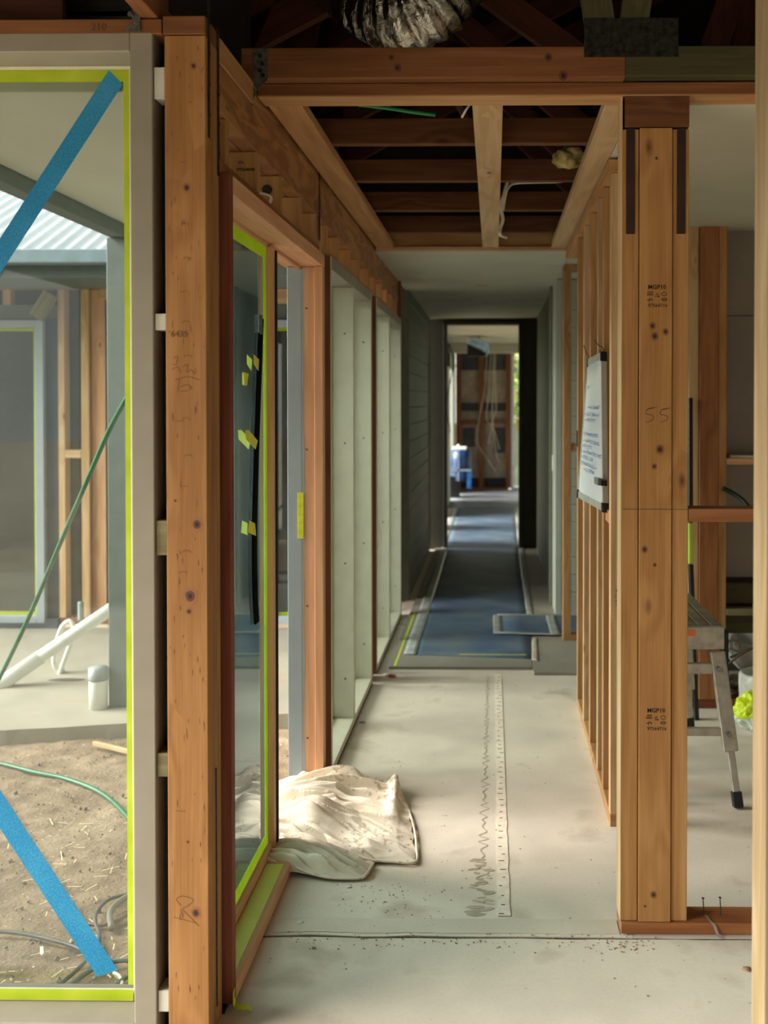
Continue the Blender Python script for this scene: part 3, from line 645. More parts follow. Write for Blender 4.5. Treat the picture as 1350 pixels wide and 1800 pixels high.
# ragged edge of the grey paint
bm = bmesh.new(); prev = None
for i in range(161):
    z = .03+(HZ0-.035)*i/160; w = .008+.004*noise.noise((z*5, 1, 0))+.0025*noise.noise((z*23, 1, 0)); w += .010*max(0, noise.noise((z*2.2, 8, 0)))
    q = (bm.verts.new((-.7226, YB-.0358, z)), bm.verts.new((-.7226+w, YB-.0358, z)))
    if prev: bm.faces.new((prev[0], prev[1], q[1], q[0]))
    prev = q
bm_obj('paint_edge', bm, GREYB, jf, (-.71, YB-.036, 1))
bm = bmesh.new()
for z in (1.84, 1.31, .72, .22): addcyl(bm, (-.703, YB-.0362, z), .004, .001, 'y', 8)
bm_obj('screw', bm, NAILM, jf, (-.7, YB-.036, 1))
tp_ = box('masking_tape', -.738, -.715, YB-.0395, YB-.0375, .975, 1.148, LIME, None, .0008); tag(tp_, 'short vertical lime tape covering the strike on the cedar and grey door jamb', 'tape')
# sill with tape
sl = box('sill', CX0, CX1, YA+.033, 3.25, .004, .040, wood('cedar', 'y', .95), d1)
box('sill', CX0, -.66, 3.252, YB-.038, -.01, .02, CED('y'), d1)
box('sill_packer', -.78, -.652, YA+.03, 3.1, -.004, .0035, BLACK, d1, 0)
t = box('masking_tape', -.712, -.658, YA+.034, 3.118, .0402, .0408, plain('pale_lime_sill_tape', srgb(214, 222, 104), .5, var=.03), None, 0); tag(t, 'wide lime masking tape laid along the cedar door sill', 'tape')
bot = box('bottom_rail', -.748, -.714, YA+.033, 3.198, .041, .075, wood('cedar', 'y', .95), d1)
st_ = box('lock_stile', -.748, -.706, 3.199, 3.232, .041, HZ0-.013, CED('z'), d1)
box('weather_seal', -.748, -.700, 3.2325, 3.246, .041, HZ0-.02, BLACK, d1, .001)
gp = box('pane', -.733, -.728, YA+.034, 3.198, .076, HZ0-.0125, glass('door_glass', (.76, .89, .90), 1.5, .02), d1, 0)
def lime_edge(y0, y1, z0, z1, x, label):
    o = box('masking_tape', x, x+.0006, y0, y1, z0, z1, LIMET, None, 0); tag(o, label, 'tape', 'lime tape round the fixed door pane')
lime_edge(YA+.034, 3.168, .076, .108, -.7272, 'lime masking tape along the bottom of the fixed door pane')
lime_edge(YA+.034, 3.168, 1.945, 1.984, -.7272, 'lime masking tape along the head of the fixed door pane')
lime_edge(3.169, 3.1975, .076, 1.984, -.7265, 'lime masking tape down the far edge of the fixed door pane')
for z0, dx in ((.30, 0),):
    pass
# long black seal strip taped to the pane
XG = -.7262
sp_ = [at(457, 560, X=XG), at(454, 640, X=XG), at(450, 750, X=XG), at(447, 850, X=XG), at(445, 950, X=XG), at(446, 1040, X=XG), at(449, 1095, X=XG)]
sp_ = [Vector((XG+.004, p.y, p.z)) for p in sp_]
bs = empty('rubber_seal_strip', tuple(sp_[-1]), 'long black rubber seal strip stuck upright to the door pane with yellow tape', 'seal strip')
bm = bmesh.new(); P = smoothpts(sp_, 5); prev = None
for p in P:
    q = [bm.verts.new((p.x+dx, p.y+dy, p.z)) for dx, dy in ((-.003, -.022), (.002, -.022), (.003, -.002), (.003, .022), (-.003, .022))]
    if prev:
        for k in range(5): bm.faces.new((prev[k], prev[(k+1) % 5], q[(k+1) % 5], q[k]))
    else: bm.faces.new(q[::-1])
    prev = q
bm.faces.new(prev); bm_obj('strip', bm, plain('matt_black_seal', srgb(12, 12, 12), .9, spec=.05), bs, tuple(sp_[-1]))
hook = box('end_clip', XG+.001, XG+.008, sp_[0].y-.03, sp_[0].y+.0, sp_[0].z-.05, sp_[0].z+.01, GALV, bs, .001)
def patch(px, lab, x=XG+.0085):
    pts = [at(a_, b_, X=x) for a_, b_ in px]; o = prism('tape_patch', pts, .0006, YELL, None, 'x'); tag(o, lab, 'tape', 'yellow tape bits on the door pane')
patch([(446, 623), (455, 632), (454, 652), (446, 640)], 'yellow tape bit holding the top of the black seal strip')
patch([(431, 756), (437, 756), (453, 775), (449, 790), (432, 772)], 'torn yellow tape bit across the middle of the black seal strip')
patch([(438, 915), (448, 920), (450, 942), (436, 936)], 'yellow tape bit across the lower half of the black seal strip')
patch([(429, 654), (437, 657), (434, 678), (429, 676)], 'small loose yellow tape square on the door pane left of the black strip', XG+.001)
# curl of tape at the foot of the sill
bm = bmesh.new(); A = []
cpts = smoothpts([at(411, 1740, X=-.638), at(412, 1762, X=-.636), at(420, 1770, Z=.012), at(435, 1770, Z=.010), at(443, 1774, Z=.003)], 5)
for i, p in enumerate(cpts):
    w = Vector((0, .018, .006)) if i < 8 else Vector((-.004, .016, .012*(1-i/len(cpts)))); A.append((bm.verts.new(p-w*.5), bm.verts.new(p+w*.5)))
for a, b in zip(A, A[1:]): bm.faces.new((a[0], a[1], b[1], b[0]))
o = bm_obj('tape_curl', bm, LIME, None, tuple(at(415, 1765, Z=0)), True); tag(o, 'loose curl of lime tape on the floor at the near end of the cedar sill', 'tape')
box('sill_foot', -.80, -.655, YA-.02, YA+.028, -.03, .011, BLACK, d1, 0)

# ================================================================= HALL WINDOWS 2 and 3
def hallwin(idx, y0, y1, mull, label):
    w = empty('window_%d' % idx, (-.71, y0, 0), label, 'window', kind='structure')
    z0, z1 = .010, 2.062; t = .034; x0, x1 = -.79, -.64
    nj = box('frame_jamb', x0, x1, y0, y0+t, z0, z1, WHITE, w, .0015)
    box('raw_back', x0, x1, y0-.004, y0-.0005, z0, z1, wood('pinedark', 'z', .9), w, 0)
    box('frame_jamb', x0, x1, y1-t, y1, z0, z1, WHITE, w, .0015)
    box('frame_head', x0, x1, y0+t, y1-t, z1-.05, z1, FRAMEW, w, .0015)
    box('frame_sill', x0, x1, y0+t, y1-t, z0, z0+.030, WHITE, w, .0015)
    ys = [y0+t]+[m for m in mull]+[y1-t]
    for m in mull: box('mullion', x0, x1, m-.019, m+.019, z0+.0305, z1-.0505, WHITE, w, .0015)
    lo = z0+.031; hi = z1-.051
    for a, b in zip(ys, ys[1:]):
        a2 = a+(.0195 if a in mull else .0005); b2 = b-(.0195 if b in mull else .0005)
        box('pane', -.757, -.752, a2, b2, lo, hi, glass('hall_window_glass', (.90, .95, .94), 1, .03), w, 0)
        for (ya, yb, za, zb) in ((a2, a2+.014, lo, hi), (b2-.014, b2, lo, hi), (a2+.0145, b2-.0145, lo, lo+.014), (a2+.0145, b2-.0145, hi-.014, hi)):
            box('glazing_bead', -.7515, -.738, ya, yb, za, zb, WHITE, w, .001)
        for (ya, yb, za, zb) in ((a2+.002, a2+.014, lo, hi), (b2-.012, b2-.001, lo, hi), (a2, b2, lo, lo+.013)):
            o = box('masking_tape', -.7378, -.7372, ya, yb, za, zb, LIMET, None, 0)
            side = 'near edge' if ya == a2+.002 else 'far edge' if yb == b2-.001 else 'bottom'
            tag(o, 'lime tape on the %s bead, %s pane of the %s hall window' % (side, 'near' if a == ys[0] else 'far', 'nearer' if idx == 2 else 'farther'), 'tape', 'lime tape on the hall window beads')
        bm = bmesh.new()
        for z in (1.80, 1.30, .75, .22): addcyl(bm, (-.68, b2+(.0-.0006), z), .0045, .0012, 'y', 8)
        bm_obj('screw', bm, NAILM, w, (-.68, b2, 1))
    bm = bmesh.new(); n = int((y1-y0)/.035)
    for i in range(n):
        y = y0+.02+i*.035; addbox(bm, -.70, -.6395, y, y+.018, .0, .0095)
    tag(bm_obj('sill_packer', bm, BLACK, w, (-.66, (y0+y1)/2, .005)), kind='stuff')
    return w
hallwin(2, 3.93, 5.27, [4.595], 'white framed hall window next to the cedar door, two tall panes')
hallwin(3, 5.46, 6.93, [6.17], 'white framed hall window at the far end of the glazing, two tall panes')
box('trim_batten', -.77, -.66, 5.30, 5.43, .01, 2.06, wood('cedardark', 'z', .9), wlft)
box('jamb_stud', -.75, -.668, 3.86, 3.905, 0.0, 2.06, wood('pinedark', 'z', .9), wlft)
box('lining_edge', -.668, -.642, 6.935, 6.975, 0, 2.37, wood('pinedark', 'z', .9), wlft)

# ================================================================= FAR HALL
wd = empty('wall_far', (-.66, 7.5, 0), 'shadowed clad walls of the far hall with the open doorway', 'wall', kind='structure')
DW = plain('shaded_clad_paint', srgb(112, 112, 96), .6, var=.05); DKW = plain('shaded_end_wall', srgb(66, 64, 52), .7)  # the far hall's dimness is put into these darker clad and wall colours
box('wall_core', -.76, -.655, 7.52, 10.0, 0, 2.33, plain('shaded_clad_core', srgb(150, 152, 142), .7), wd, 0)
for i in range(18):
    z = .02+i*.13
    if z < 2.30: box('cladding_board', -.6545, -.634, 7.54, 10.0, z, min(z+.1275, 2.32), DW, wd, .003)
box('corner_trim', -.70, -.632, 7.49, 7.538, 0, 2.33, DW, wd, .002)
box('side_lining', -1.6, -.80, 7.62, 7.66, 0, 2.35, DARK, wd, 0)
# right return wall, facing us
for i in range(19):
    z = .05+i*.122
    if z < 2.28: box('cladding_board', .47, 1.6, 6.94, 6.96, z, min(z+.1195, 2.33), CLAD, wd, .003)
box('wall_core', .45, 1.6, 6.965, 7.03, 0, 2.33, plain('shaded_clad_core', srgb(150, 152, 142)), wd, 0)
box('corner_trim', .425, .469, 6.925, 7.03, .0, 2.33, CLAD, wd, .002)
box('base_trim', .47, 1.6, 6.925, 6.939, 0, .05, CLAD, wd, .002)
box('wall_core', .425, .50, 7.035, 7.3, .0, 2.33, CLAD, wd, 0)
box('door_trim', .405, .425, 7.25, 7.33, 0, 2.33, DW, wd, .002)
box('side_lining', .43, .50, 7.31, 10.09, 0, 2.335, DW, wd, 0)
box('light_switch', .415, .4245, 7.10, 7.17, 1.0, 1.11, PVC, wd, .002)
# door wall at 10 m
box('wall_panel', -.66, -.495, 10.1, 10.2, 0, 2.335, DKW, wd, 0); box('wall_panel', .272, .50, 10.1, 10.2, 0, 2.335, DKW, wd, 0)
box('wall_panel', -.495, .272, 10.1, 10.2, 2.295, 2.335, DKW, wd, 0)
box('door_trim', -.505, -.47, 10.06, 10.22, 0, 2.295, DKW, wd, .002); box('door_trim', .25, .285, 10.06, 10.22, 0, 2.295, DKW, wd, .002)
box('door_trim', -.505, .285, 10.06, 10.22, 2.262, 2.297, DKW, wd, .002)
# small timber door frame at 6.2 m
df = empty('door_2', (.45, 6.2, 0), 'bare pine door framing standing past the end of the stud wall', 'door', kind='structure')
box('stud', .428, .476, 6.18, 6.27, .052, 2.295, PINE(), df); box('stud', 1.1, 1.145, 6.18, 6.27, .052, 2.295, PINE(), df)
box('bottom_plate', .428, 1.145, 6.18, 6.27, .017, .051, PINE('x'), df); box('top_plate', .428, 1.145, 6.18, 6.27, 2.296, 2.335, PINE('x'), df)
box('nogging', .477, 1.099, 6.185, 6.265, 1.19, 1.232, PINE('x'), df)
# far room
fr = empty('wall_end', (0, 17, 0), 'end wall of the far room: dark backing board between reddish studs', 'wall', kind='structure')
box('white_lining', -.70, -.655, 10.22, 10.62, 0, 2.335, CLAD, fr, 0); box('white_lining', -.70, -.655, 11.5, 12.0, 0, 2.335, CLAD, fr, 0)
box('white_lining', -.70, -.655, 12.8, 15.0, 0, 2.335, CLAD, fr, 0); box('white_lining', -.70, -.655, 16.2, 16.95, 0, 2.335, CLAD, fr, 0)
box('white_lining', -.70, -.655, 10.6, 16.95, 2.0, 2.335, CLAD, fr, 0)
box('white_lining', 2.6, 2.65, 10.22, 17.0, 0, 2.335, CLAD, fr, 0)
box('bulkhead', -.655, 2.6, 14.6, 14.8, 2.20, 2.334, PLASTER, fr, .002)
def osb():
    q = N('weathered_dark_backing_board'); t = q.n('TexCoord'); a = q.n('TexVoronoi'); a.inputs['Scale'].default_value = 22; b = q.n('TexNoise'); b.inputs['Scale'].default_value = 3.0; b.inputs['Detail'].default_value = 6
    q.l(t.outputs['Object'], a.inputs['Vector']); q.l(t.outputs['Object'], b.inputs['Vector'])
    c = q.ramp(b.outputs['Fac'], [(.35, srgb(128, 118, 110)), (.65, srgb(168, 152, 138))])
    q.l(q.mix(.3, c, a.outputs['Color'], 'SOFT_LIGHT'), q.b.inputs['Base Color']); q.b.inputs['Roughness'].default_value = .7; return q.m
OSB = osb(); BWRAP = plain('charcoal_wrap', srgb(62, 64, 70), .6, var=.2, scale=6)
bx0, bx1 = -.60, .25
box('backing_board', bx0, bx1, 17.03, 17.05, .20, 2.33, OSB, fr, 0)
box('membrane_band', bx0, bx1, 17.022, 17.029, 2.02, 2.33, BWRAP, fr, 0)
box('membrane_band', bx0, bx1, 17.022, 17.029, 1.33, 1.47, plain('dark_band', srgb(48, 48, 54), .6), fr, 0)
box('membrane_patch', -.53, -.32, 17.021, 17.029, .72, 1.05, BWRAP, fr, 0); box('membrane_patch', .0, .19, 17.021, 17.029, .62, 1.05, BWRAP, fr, 0)
box('base_flashing', bx0, bx1, 17.02, 17.029, .03, .20, BLACKP, fr, 0)
for x in (-.64, -.255, .205): box('stud', x, x+.085, 16.93, 17.02, .03, 2.33, wood('pinedark', 'z', .8), fr)
box('nogging', -.553, -.257, 16.94, 17.02, 1.10, 1.17, wood('pinedark', 'x', .8), fr); box('nogging', -.168, .203, 16.94, 17.02, 1.13, 1.17, wood('pinedark', 'x', .8), fr)
box('bottom_plate', bx0, bx1, 16.93, 17.02, 0, .03, wood('pinedark', 'x', .8), fr)
w4 = empty('window_4', (.5, 17, 0), 'tall garden window right of the far end wall', 'window', kind='structure')
box('frame_jamb', .292, .345, 16.94, 17.05, 0, 2.33, plain('pale_lilac_frame', srgb(196, 194, 206), .5), w4); box('frame_jamb', 1.4, 1.45, 16.94, 17.05, 0, 2.33, GREYB, w4)
box('frame_sill', .345, 1.4, 16.94, 17.05, 0, .04, GREYB, w4); box('pane', .345, 1.4, 17.0, 17.005, .04, 2.33, glass('hall_window_glass'), w4, 0)
w5 = empty('window_5', (-.7, 17, 0), 'narrow garden window left of the far end wall', 'window', kind='structure')
box('frame_jamb', -.70, -.655, 16.94, 17.05, 0, 2.33, plain('pale_lilac_frame', srgb(196, 194, 206)), w5); box('frame_sill', -1.4, -.70, 16.94, 17.05, 0, .04, GREYB, w5)
box('pane', -1.4, -.70, 17.0, 17.005, .04, 2.33, glass('hall_window_glass'), w5, 0)
for (x, y0, nm) in ((.44, 16.98, 'right'),):
    o = box('masking_tape', .385, .415, 16.985, 16.999, .98, 1.17, YELL, None, 0); tag(o, 'small yellow tape tab on the garden window right of the end wall', 'tape')
# cables in the far room
for i, (dx, pts) in enumerate(((0, [(856, 618), (852, 680), (842, 740), (838, 775), (852, 800), (872, 830)]), (.0, [(863, 618), (859, 690), (855, 735), (868, 755), (878, 790)]), (0, [(868, 618), (866, 700), (864, 750), (858, 780)]), (0, [(871, 618), (870, 660), (872, 720), (866, 742), (873, 800), (878, 812)]))):
    o = tube('loose_cable', [at(x, y, Y=16.90-.03*i) for x, y in pts], .006, CABLEW, None, 6); tag(o, 'white loose cable hanging over the end wall studs, %s' % ('sweeping furthest left', 'second from left', 'shortest', 'rightmost')[i], 'cable', 'cables over the far end wall')
o = tube('loose_cable', [at(790, 605, Y=14.2), at(797, 640, Y=14.2), at(788, 690, Y=14.2), at(787, 730, Y=14.2), at(791, 760, Y=14.2)], .008, BLACKP, None, 6); tag(o, 'black cable dangling at the left edge of the far doorway', 'cable')
# wrapped pendant
pl = empty('wrapped_lamp', (-.20, 13, 2.12), 'black pendant lamp half wrapped in pale blue plastic hanging in the far room', 'lamp')
c = [at(x, y, Y=13) for x, y in ((822, 606), (857, 622), (852, 627), (822, 626))]
bm = bmesh.new()
for yy2, s in ((12.86, 1), (13.14, 1)):
    pass
ring0 = [Vector((p.x, 12.86, p.z)) for p in c]; ring1 = [Vector((p.x, 13.14, p.z)) for p in c]
a = [bm.verts.new(p) for p in ring0]; b = [bm.verts.new(p) for p in ring1]; bm.faces.new(a); bm.faces.new(b[::-1])
for k in range(4): bm.faces.new((a[k], b[k], b[(k+1) % 4], a[(k+1) % 4]))
bm_obj('shade', bm, BLACKP, pl, (-.2, 13, 2.12))
c2 = [at(x, y, Y=13) for x, y in ((820, 604), (826, 597), (838, 597), (858, 603), (860, 616), (857, 624), (845, 614))]
a = [Vector((p.x, 12.85, p.z)) for p in c2]
o = prism('plastic_cover', a, .3, plain('pale_blue_plastic_film', srgb(150, 186, 214), .3, var=.2, scale=14), pl, 'y')
tube('flex', [(-.2, 13, 2.2), (-.19, 13, 2.27), (-.2, 13, 2.335)], .01, CABLEW, pl)
# wrapped bin-like appliance
ap = empty('wrapped_appliance', (-.52, 15.6, 0), 'black appliance under blue plastic film and clear tape in the far room', 'appliance')
box('body', -.68, -.53, 15.45, 15.75, 0.0, .34, BLACKP, ap, .01)
BF = plain('blue_plastic_film', srgb(30, 62, 110), .3, var=.35, scale=9, bump=.6)
bm = bmesh.new(); n = 20; R_ = []
for (z, w) in ((.26, 1.0), (.45, 1.04), (.60, 1.0), (.74, .97)):
    R_.append([bm.verts.new((-.51+(.16*w+.012*noise.noise((a_*3, z*9, 0)))*math.cos(a_), 15.6+.17*w*math.sin(a_), z+(.03*noise.noise((a_*2, 0, 1)) if z < .3 else 0))) for a_ in [2*math.pi*k/n for k in range(n)]])
for a, b in zip(R_, R_[1:]):
    for k in range(n): bm.faces.new((a[k], a[(k+1) % n], b[(k+1) % n], b[k]))
bm.faces.new(R_[-1]); bm_obj('plastic_film', bm, BF, ap, (-.51, 15.6, .5), True)
CT = plain('clear_tape', srgb(120, 140, 160), .3, var=.1)
box('tape_band', -.68, -.345, 15.42, 15.424, .42, .45, CT, ap, 0); box('tape_band', -.56, -.53, 15.42, 15.424, .27, .74, CT, ap, 0)
o = box('plastic_flap', -.41, -.345, 15.40, 15.404, .16, .42, plain('mid_blue_plastic_film', srgb(40, 96, 160), .3, var=.3), ap, 0, )
ld = empty('white_tray', (-.54, 15.6, .745), 'white tray lying on the blue wrapped appliance', 'tray'); box('tray', -.64, -.42, 15.5, 15.7, .742, .79, PVC, ld, .008); lathe('knob', [(.02, .79), (.024, .81), (.0, .83)], PVC, ld, (-.55, 15.6, 0), 12)

# ================================================================= FLOOR RUNNER
def runner_mat():
    q = N('blue_carpet_film'); t = q.n('TexCoord'); a = q.n('TexNoise'); a.inputs['Scale'].default_value = 3; a.inputs['Detail'].default_value = 7; w = q.n('TexNoise'); w.inputs['Scale'].default_value = 220
    q.l(t.outputs['Object'], a.inputs['Vector']); q.l(t.outputs['Object'], w.inputs['Vector'])
    c = q.ramp(a.outputs['Fac'], [(.32, srgb(62, 84, 112)), (.5, srgb(80, 100, 122)), (.74, srgb(112, 120, 118))]); c = q.mix(.4, c, q.ramp(w.outputs['Fac'], [(.3, (.6, .6, .6)), (.7, (1, 1, 1))]), 'MULTIPLY')
    q.l(c, q.b.inputs['Base Color']); q.b.inputs['Roughness'].default_value = .6; q.bump(w.outputs['Fac'], .3); return q.m
RM = runner_mat()
def sheet(name, pts, z, mat, parent=None, sub=14, amp=.002, th=.002):
    """four-cornered floor sheet with slightly rumpled surface"""
    (x0, y0), (x1, y1), (x2, y2), (x3, y3) = pts; bm = bmesh.new(); V = []
    nx, ny = sub, sub*4
    for j in range(ny+1):
        v = j/ny; row = []
        for i in range(nx+1):
            u = i/nx; x = (x0*(1-u)+x1*u)*(1-v)+(x3*(1-u)+x2*u)*v; y = (y0*(1-u)+y1*u)*(1-v)+(y3*(1-u)+y2*u)*v
            row.append(bm.verts.new((x+.004*noise.noise((y*5, 0, 0)), y+.006*noise.noise((x*6, 0, 0)), z+th+amp*(1+noise.noise((x*9, y*9, z*90))))))
        V.append(row)
    for j in range(ny):
        for i in range(nx): bm.faces.new((V[j][i], V[j][i+1], V[j+1][i+1], V[j+1][i]))
    r = bmesh.ops.extrude_face_region(bm, geom=bm.faces[:])
    for g in r['geom']:
        if isinstance(g, bmesh.types.BMVert): g.co.z = z
    bmesh.ops.reverse_faces(bm, faces=bm.faces[:])
    return bm_obj(name, bm, mat, parent, ((x0+x2)/2, (y0+y2)/2, z), True)
ru = empty('floor_runner', (-.12, 5.8, .016), 'long blue protective floor film running down the hall, edges taped', 'floor covering')
sheet('film', [(-.49, 5.82), (.235, 5.73), (.262, 10.2), (-.50, 10.2)], .0165, RM, ru, 10)
sheet('film', [(-.50, 10.2), (.262, 10.2), (.32, 14), (-.53, 14)], .003, RM, ru, 10)
sheet('film', [(-.65, 14.01), (.9, 14.01), (.9, 16.9), (-.65, 16.9)], .003, plain('grey_blue_floor_film', srgb(112, 116, 124), .5, var=.2, scale=3), ru, 8)
TAPEC = plain('translucent_floor_tape', srgb(158, 162, 158), .35, var=.12, scale=10)
sheet('edge_tape', [(-.525, 5.82), (-.45, 5.81), (-.46, 10.1), (-.53, 10.1)], .0215, TAPEC, ru, 3, .0006, .001)
sheet('edge_tape', [(.215, 5.70), (.250, 5.68), (.270, 6.25), (.240, 6.25)], .0195, plain('cream_floor_tape', srgb(184, 176, 158), .4), ru, 3, .0008, .001)
sheet('edge_tape', [(.225, 6.9), (.265, 6.9), (.30, 10.1), (.245, 10.1)], .0215, TAPEC, ru, 3, .0006, .001)
sheet('edge_tape', [(.25, 10.3), (.30, 10.3), (.36, 14), (.29, 14)], .008, TAPEC, ru, 3, .0006, .001)
sheet('edge_tape', [(-.56, 10.3), (-.49, 10.3), (-.50, 14), (-.58, 14)], .008, TAPEC, ru, 3, .0006, .001)
r2 = empty('floor_runner', (.3, 6.5, .022), 'short blue floor film patch laid crosswise towards the bare pine door frame', 'floor covering')
sheet('film', [(.02, 6.34), (1.3, 6.26), (1.3, 6.86), (.02, 6.86)], .0225, RM, r2, 8)
sheet('edge_tape', [(-.005, 6.33), (.05, 6.33), (.05, 6.87), (-.005, 6.87)], .0272, TAPEC, r2, 3, .0006, .001)
sheet('edge_tape', [(-.005, 6.31), (.425, 6.27), (.425, 6.31), (-.005, 6.36)], .0285, TAPEC, r2, 4, .0006, .001)
sheet('edge_tape', [(.02, 6.85), (.424, 6.85), (.424, 6.89), (.02, 6.89)], .0285, TAPEC, r2, 4, .0006, .001)
sheet('edge_tape', [(.355, 6.29), (.415, 6.29), (.415, 6.86), (.355, 6.86)], .0300, TAPEC, r2, 3, .0006, .001)
o = box('tape_line', -.558, -.546, 5.57, 7.0, .0162, .0168, LIME, None, 0); tag(o, 'thin lime tape line on the grey flooring along the foot of the hall windows', 'tape')
o = box('tape_line', -.20, .19, 5.80, 5.81, .0225, .0232, YELL, None, 0); tag(o, 'thin yellow tape line across the near end of the blue runner', 'tape')

# ================================================================= DROP CLOTH
def cloth_mat():
    q = N('cotton_canvas_drop_cloth'); t = q.n('TexCoord')
    def no(s, d=4):
        x = q.n('TexNoise'); x.inputs['Scale'].default_value = s; x.inputs['Detail'].default_value = d; q.l(t.outputs['Object'], x.inputs['Vector']); return x.outputs['Fac']
    a, b, c, w = no(4), no(14, 3), no(60), no(350, 1)
    col = q.ramp(a, [(.35, srgb(216, 204, 184)), (.65, srgb(234, 226, 208))])
    col = q.mix(q.ramp(b, [(.68, (0, 0, 0)), (.74, (.55, .55, .55))]), col, srgb(140, 134, 124))
    col = q.mix(q.ramp(q.math('MULTIPLY', a, c), [(.32, (0, 0, 0)), (.38, (.6, .6, .6))]), col, srgb(166, 132, 96))
    q.l(col, q.b.inputs['Base Color']); q.b.inputs['Roughness'].default_value = .9; q.b.inputs['Specular IOR Level'].default_value = .1
    q.bump(q.math('ADD', w, q.math('MULTIPLY', c, .5)), .35, .0012); return q.m
CM = cloth_mat()
dc = empty('drop_cloth', (-.5, 3.45, 0), 'crumpled cream canvas drop cloth lying across the door threshold', 'cloth')
def interp(tab, u):
    for (a, p), (b, q) in zip(tab, tab[1:]):
        if u <= b:
            t = (u-a)/(b-a); t = t*t*(3-2*t)*.4+t*.6; return (p[0]+(q[0]-p[0])*t, p[1]+(q[1]-p[1])*t)
    return tab[-1][1]
def cloth(name, front, back, amp, base, seed, nu=170, nv=120, dirn=(1, .35), fq=7., hem=True, lift=None):
    bm = bmesh.new(); V = []
    for j in range(nv+1):
        v = j/nv; row = []
        for i in range(nu+1):
            u = i/nu; f = interp(front, u); b = interp(back, u); x = f[0]*(1-v)+b[0]*v; y = f[1]*(1-v)+b[1]*v
            x += .010*noise.noise((v*7, u*3, seed)); y += .008*noise.noise((u*9, v*3, seed+5))*(1 if .03 < v < .97 else .4)
            wx = x+.06*noise.noise((x*5, y*5, seed)); wy = y+.06*noise.noise((x*5, y*5, seed+3))
            fan = (wy-3.42)/(1+.9*max(0, wx+.75)); s1 = fan*2.6+.25*wx+.05*noise.noise((wx*4, wy*2, seed+7))
            r1 = 1-abs(noise.noise((s1*fq, wx*2.2, seed)))*2.4; r1 = max(r1, 0)**1.5
            r2 = 1-abs(noise.noise((s1*fq*2.6+4, wx*5.1, seed+9)))*2.0; r2 = max(r2, 0)**1.8
            r3 = noise.noise((wx*9, wy*9, seed+2))
            env = min(1, min(u*9+.9, (1-u)*7+.16, v*7+.18, (1-v)*6+.2)); hump = base(x, y)
            z = .004+env*(amp*(.62*r1+.26*r2+.45*max(r3, -.3)+.2)*(.55+.9*max(0, min(1, (-.28-x)/.35)))+hump)
            row.append(bm.verts.new((x, y, max(z, .003))))
        V.append(row)
    for j in range(nv):
        for i in range(nu): bm.faces.new((V[j][i], V[j][i+1], V[j+1][i+1], V[j+1][i]))
    o = bm_obj(name, bm, CM, dc, (-.5, 3.45, 0), True)
    if hem:
        P = [V[0][i] for i in range(0, nu+1, 3)]
    m = o.modifiers.new('thickness', 'SOLIDIFY'); m.thickness = .0035; m.offset = 1
    sb = o.modifiers.new('smooth', 'SUBSURF'); sb.levels = 0; sb.render_levels = 1
    return o
def hump(x, y):
    t = .030*math.exp(-((x+.66)/.12)**2)
    t += .052*math.exp(-((x+.52)/.14)**2-((y-3.78)/.10)**2)
    t += .035*math.exp(-((x+.60)/.12)**2-((y-3.40)/.16)**2)
    d = abs((x+.37)*.92+(y-3.80)*.10-.0); t += .045*math.exp(-((x+.372-.05*(3.82-y))/.022)**2)*max(0, min(1, (y-3.42)/.3))
    return t
front = [(0, (-.92, 3.26)), (.30, (-.66, 3.23)), (.5, (-.54, 3.215)), (.72, (-.40, 3.205)), (1, (-.250, 3.205))]
back = [(0, (-.95, 3.78)), (.30, (-.69, 3.84)), (.45, (-.60, 3.89)), (.62, (-.50, 3.83)), (.74, (-.44, 3.86)), (.88, (-.375, 3.84)), (1, (-.315, 3.67))]
cloth('cloth_sheet', front, back, .044, hump, 3.3, 260, 200)
front2 = [(0, (-.80, 3.14)), (.3, (-.66, 3.125)), (.7, (-.52, 3.09)), (1, (-.405, 3.095))]
back2 = [(0, (-.80, 3.34)), (.3, (-.66, 3.33)), (.7, (-.50, 3.33)), (1, (-.37, 3.26))]
cloth('under_fold', front2, back2, .040, lambda x, y: .022*math.exp(-((x+.62)/.10)**2), 11.7, 200, 110, (.6, .9), 20.)
# hem rolls along the near edge
hp = [(-.70, 3.27, .07), (-.62, 3.245, .055), (-.55, 3.232, .040), (-.47, 3.213, .026), (-.40, 3.206, .016), (-.32, 3.200, .012), (-.252, 3.203, .010), (-.255, 3.30, .010), (-.275, 3.45, .012), (-.305, 3.60, .012)]
tube('hem', hp, .0042, CM, dc, 8)
tube('hem', [(-.62, 3.118, .03), (-.56, 3.098, .018), (-.50, 3.088, .012), (-.42, 3.092, .010), (-.40, 3.11, .012), (-.385, 3.18, .014)], .004, CM, dc, 8)
bm = bmesh.new(); rr = random.Random(3)
for k in range(70):
    x = rr.gauss(-.37, .05); y = rr.gauss(3.45, .10); s = rr.uniform(.0015, .005)
    h = .012+.02*max(0, min(1, (-.28-x)/.35))
    bmesh.ops.create_icosphere(bm, subdivisions=1, radius=s, matrix=Matrix.Translation((x, y, h)))
tag(bm_obj('grit', bm, plain('brown_soil_crumbs', srgb(158, 124, 90), .9), dc, (-.37, 3.45, .02)), kind='stuff')

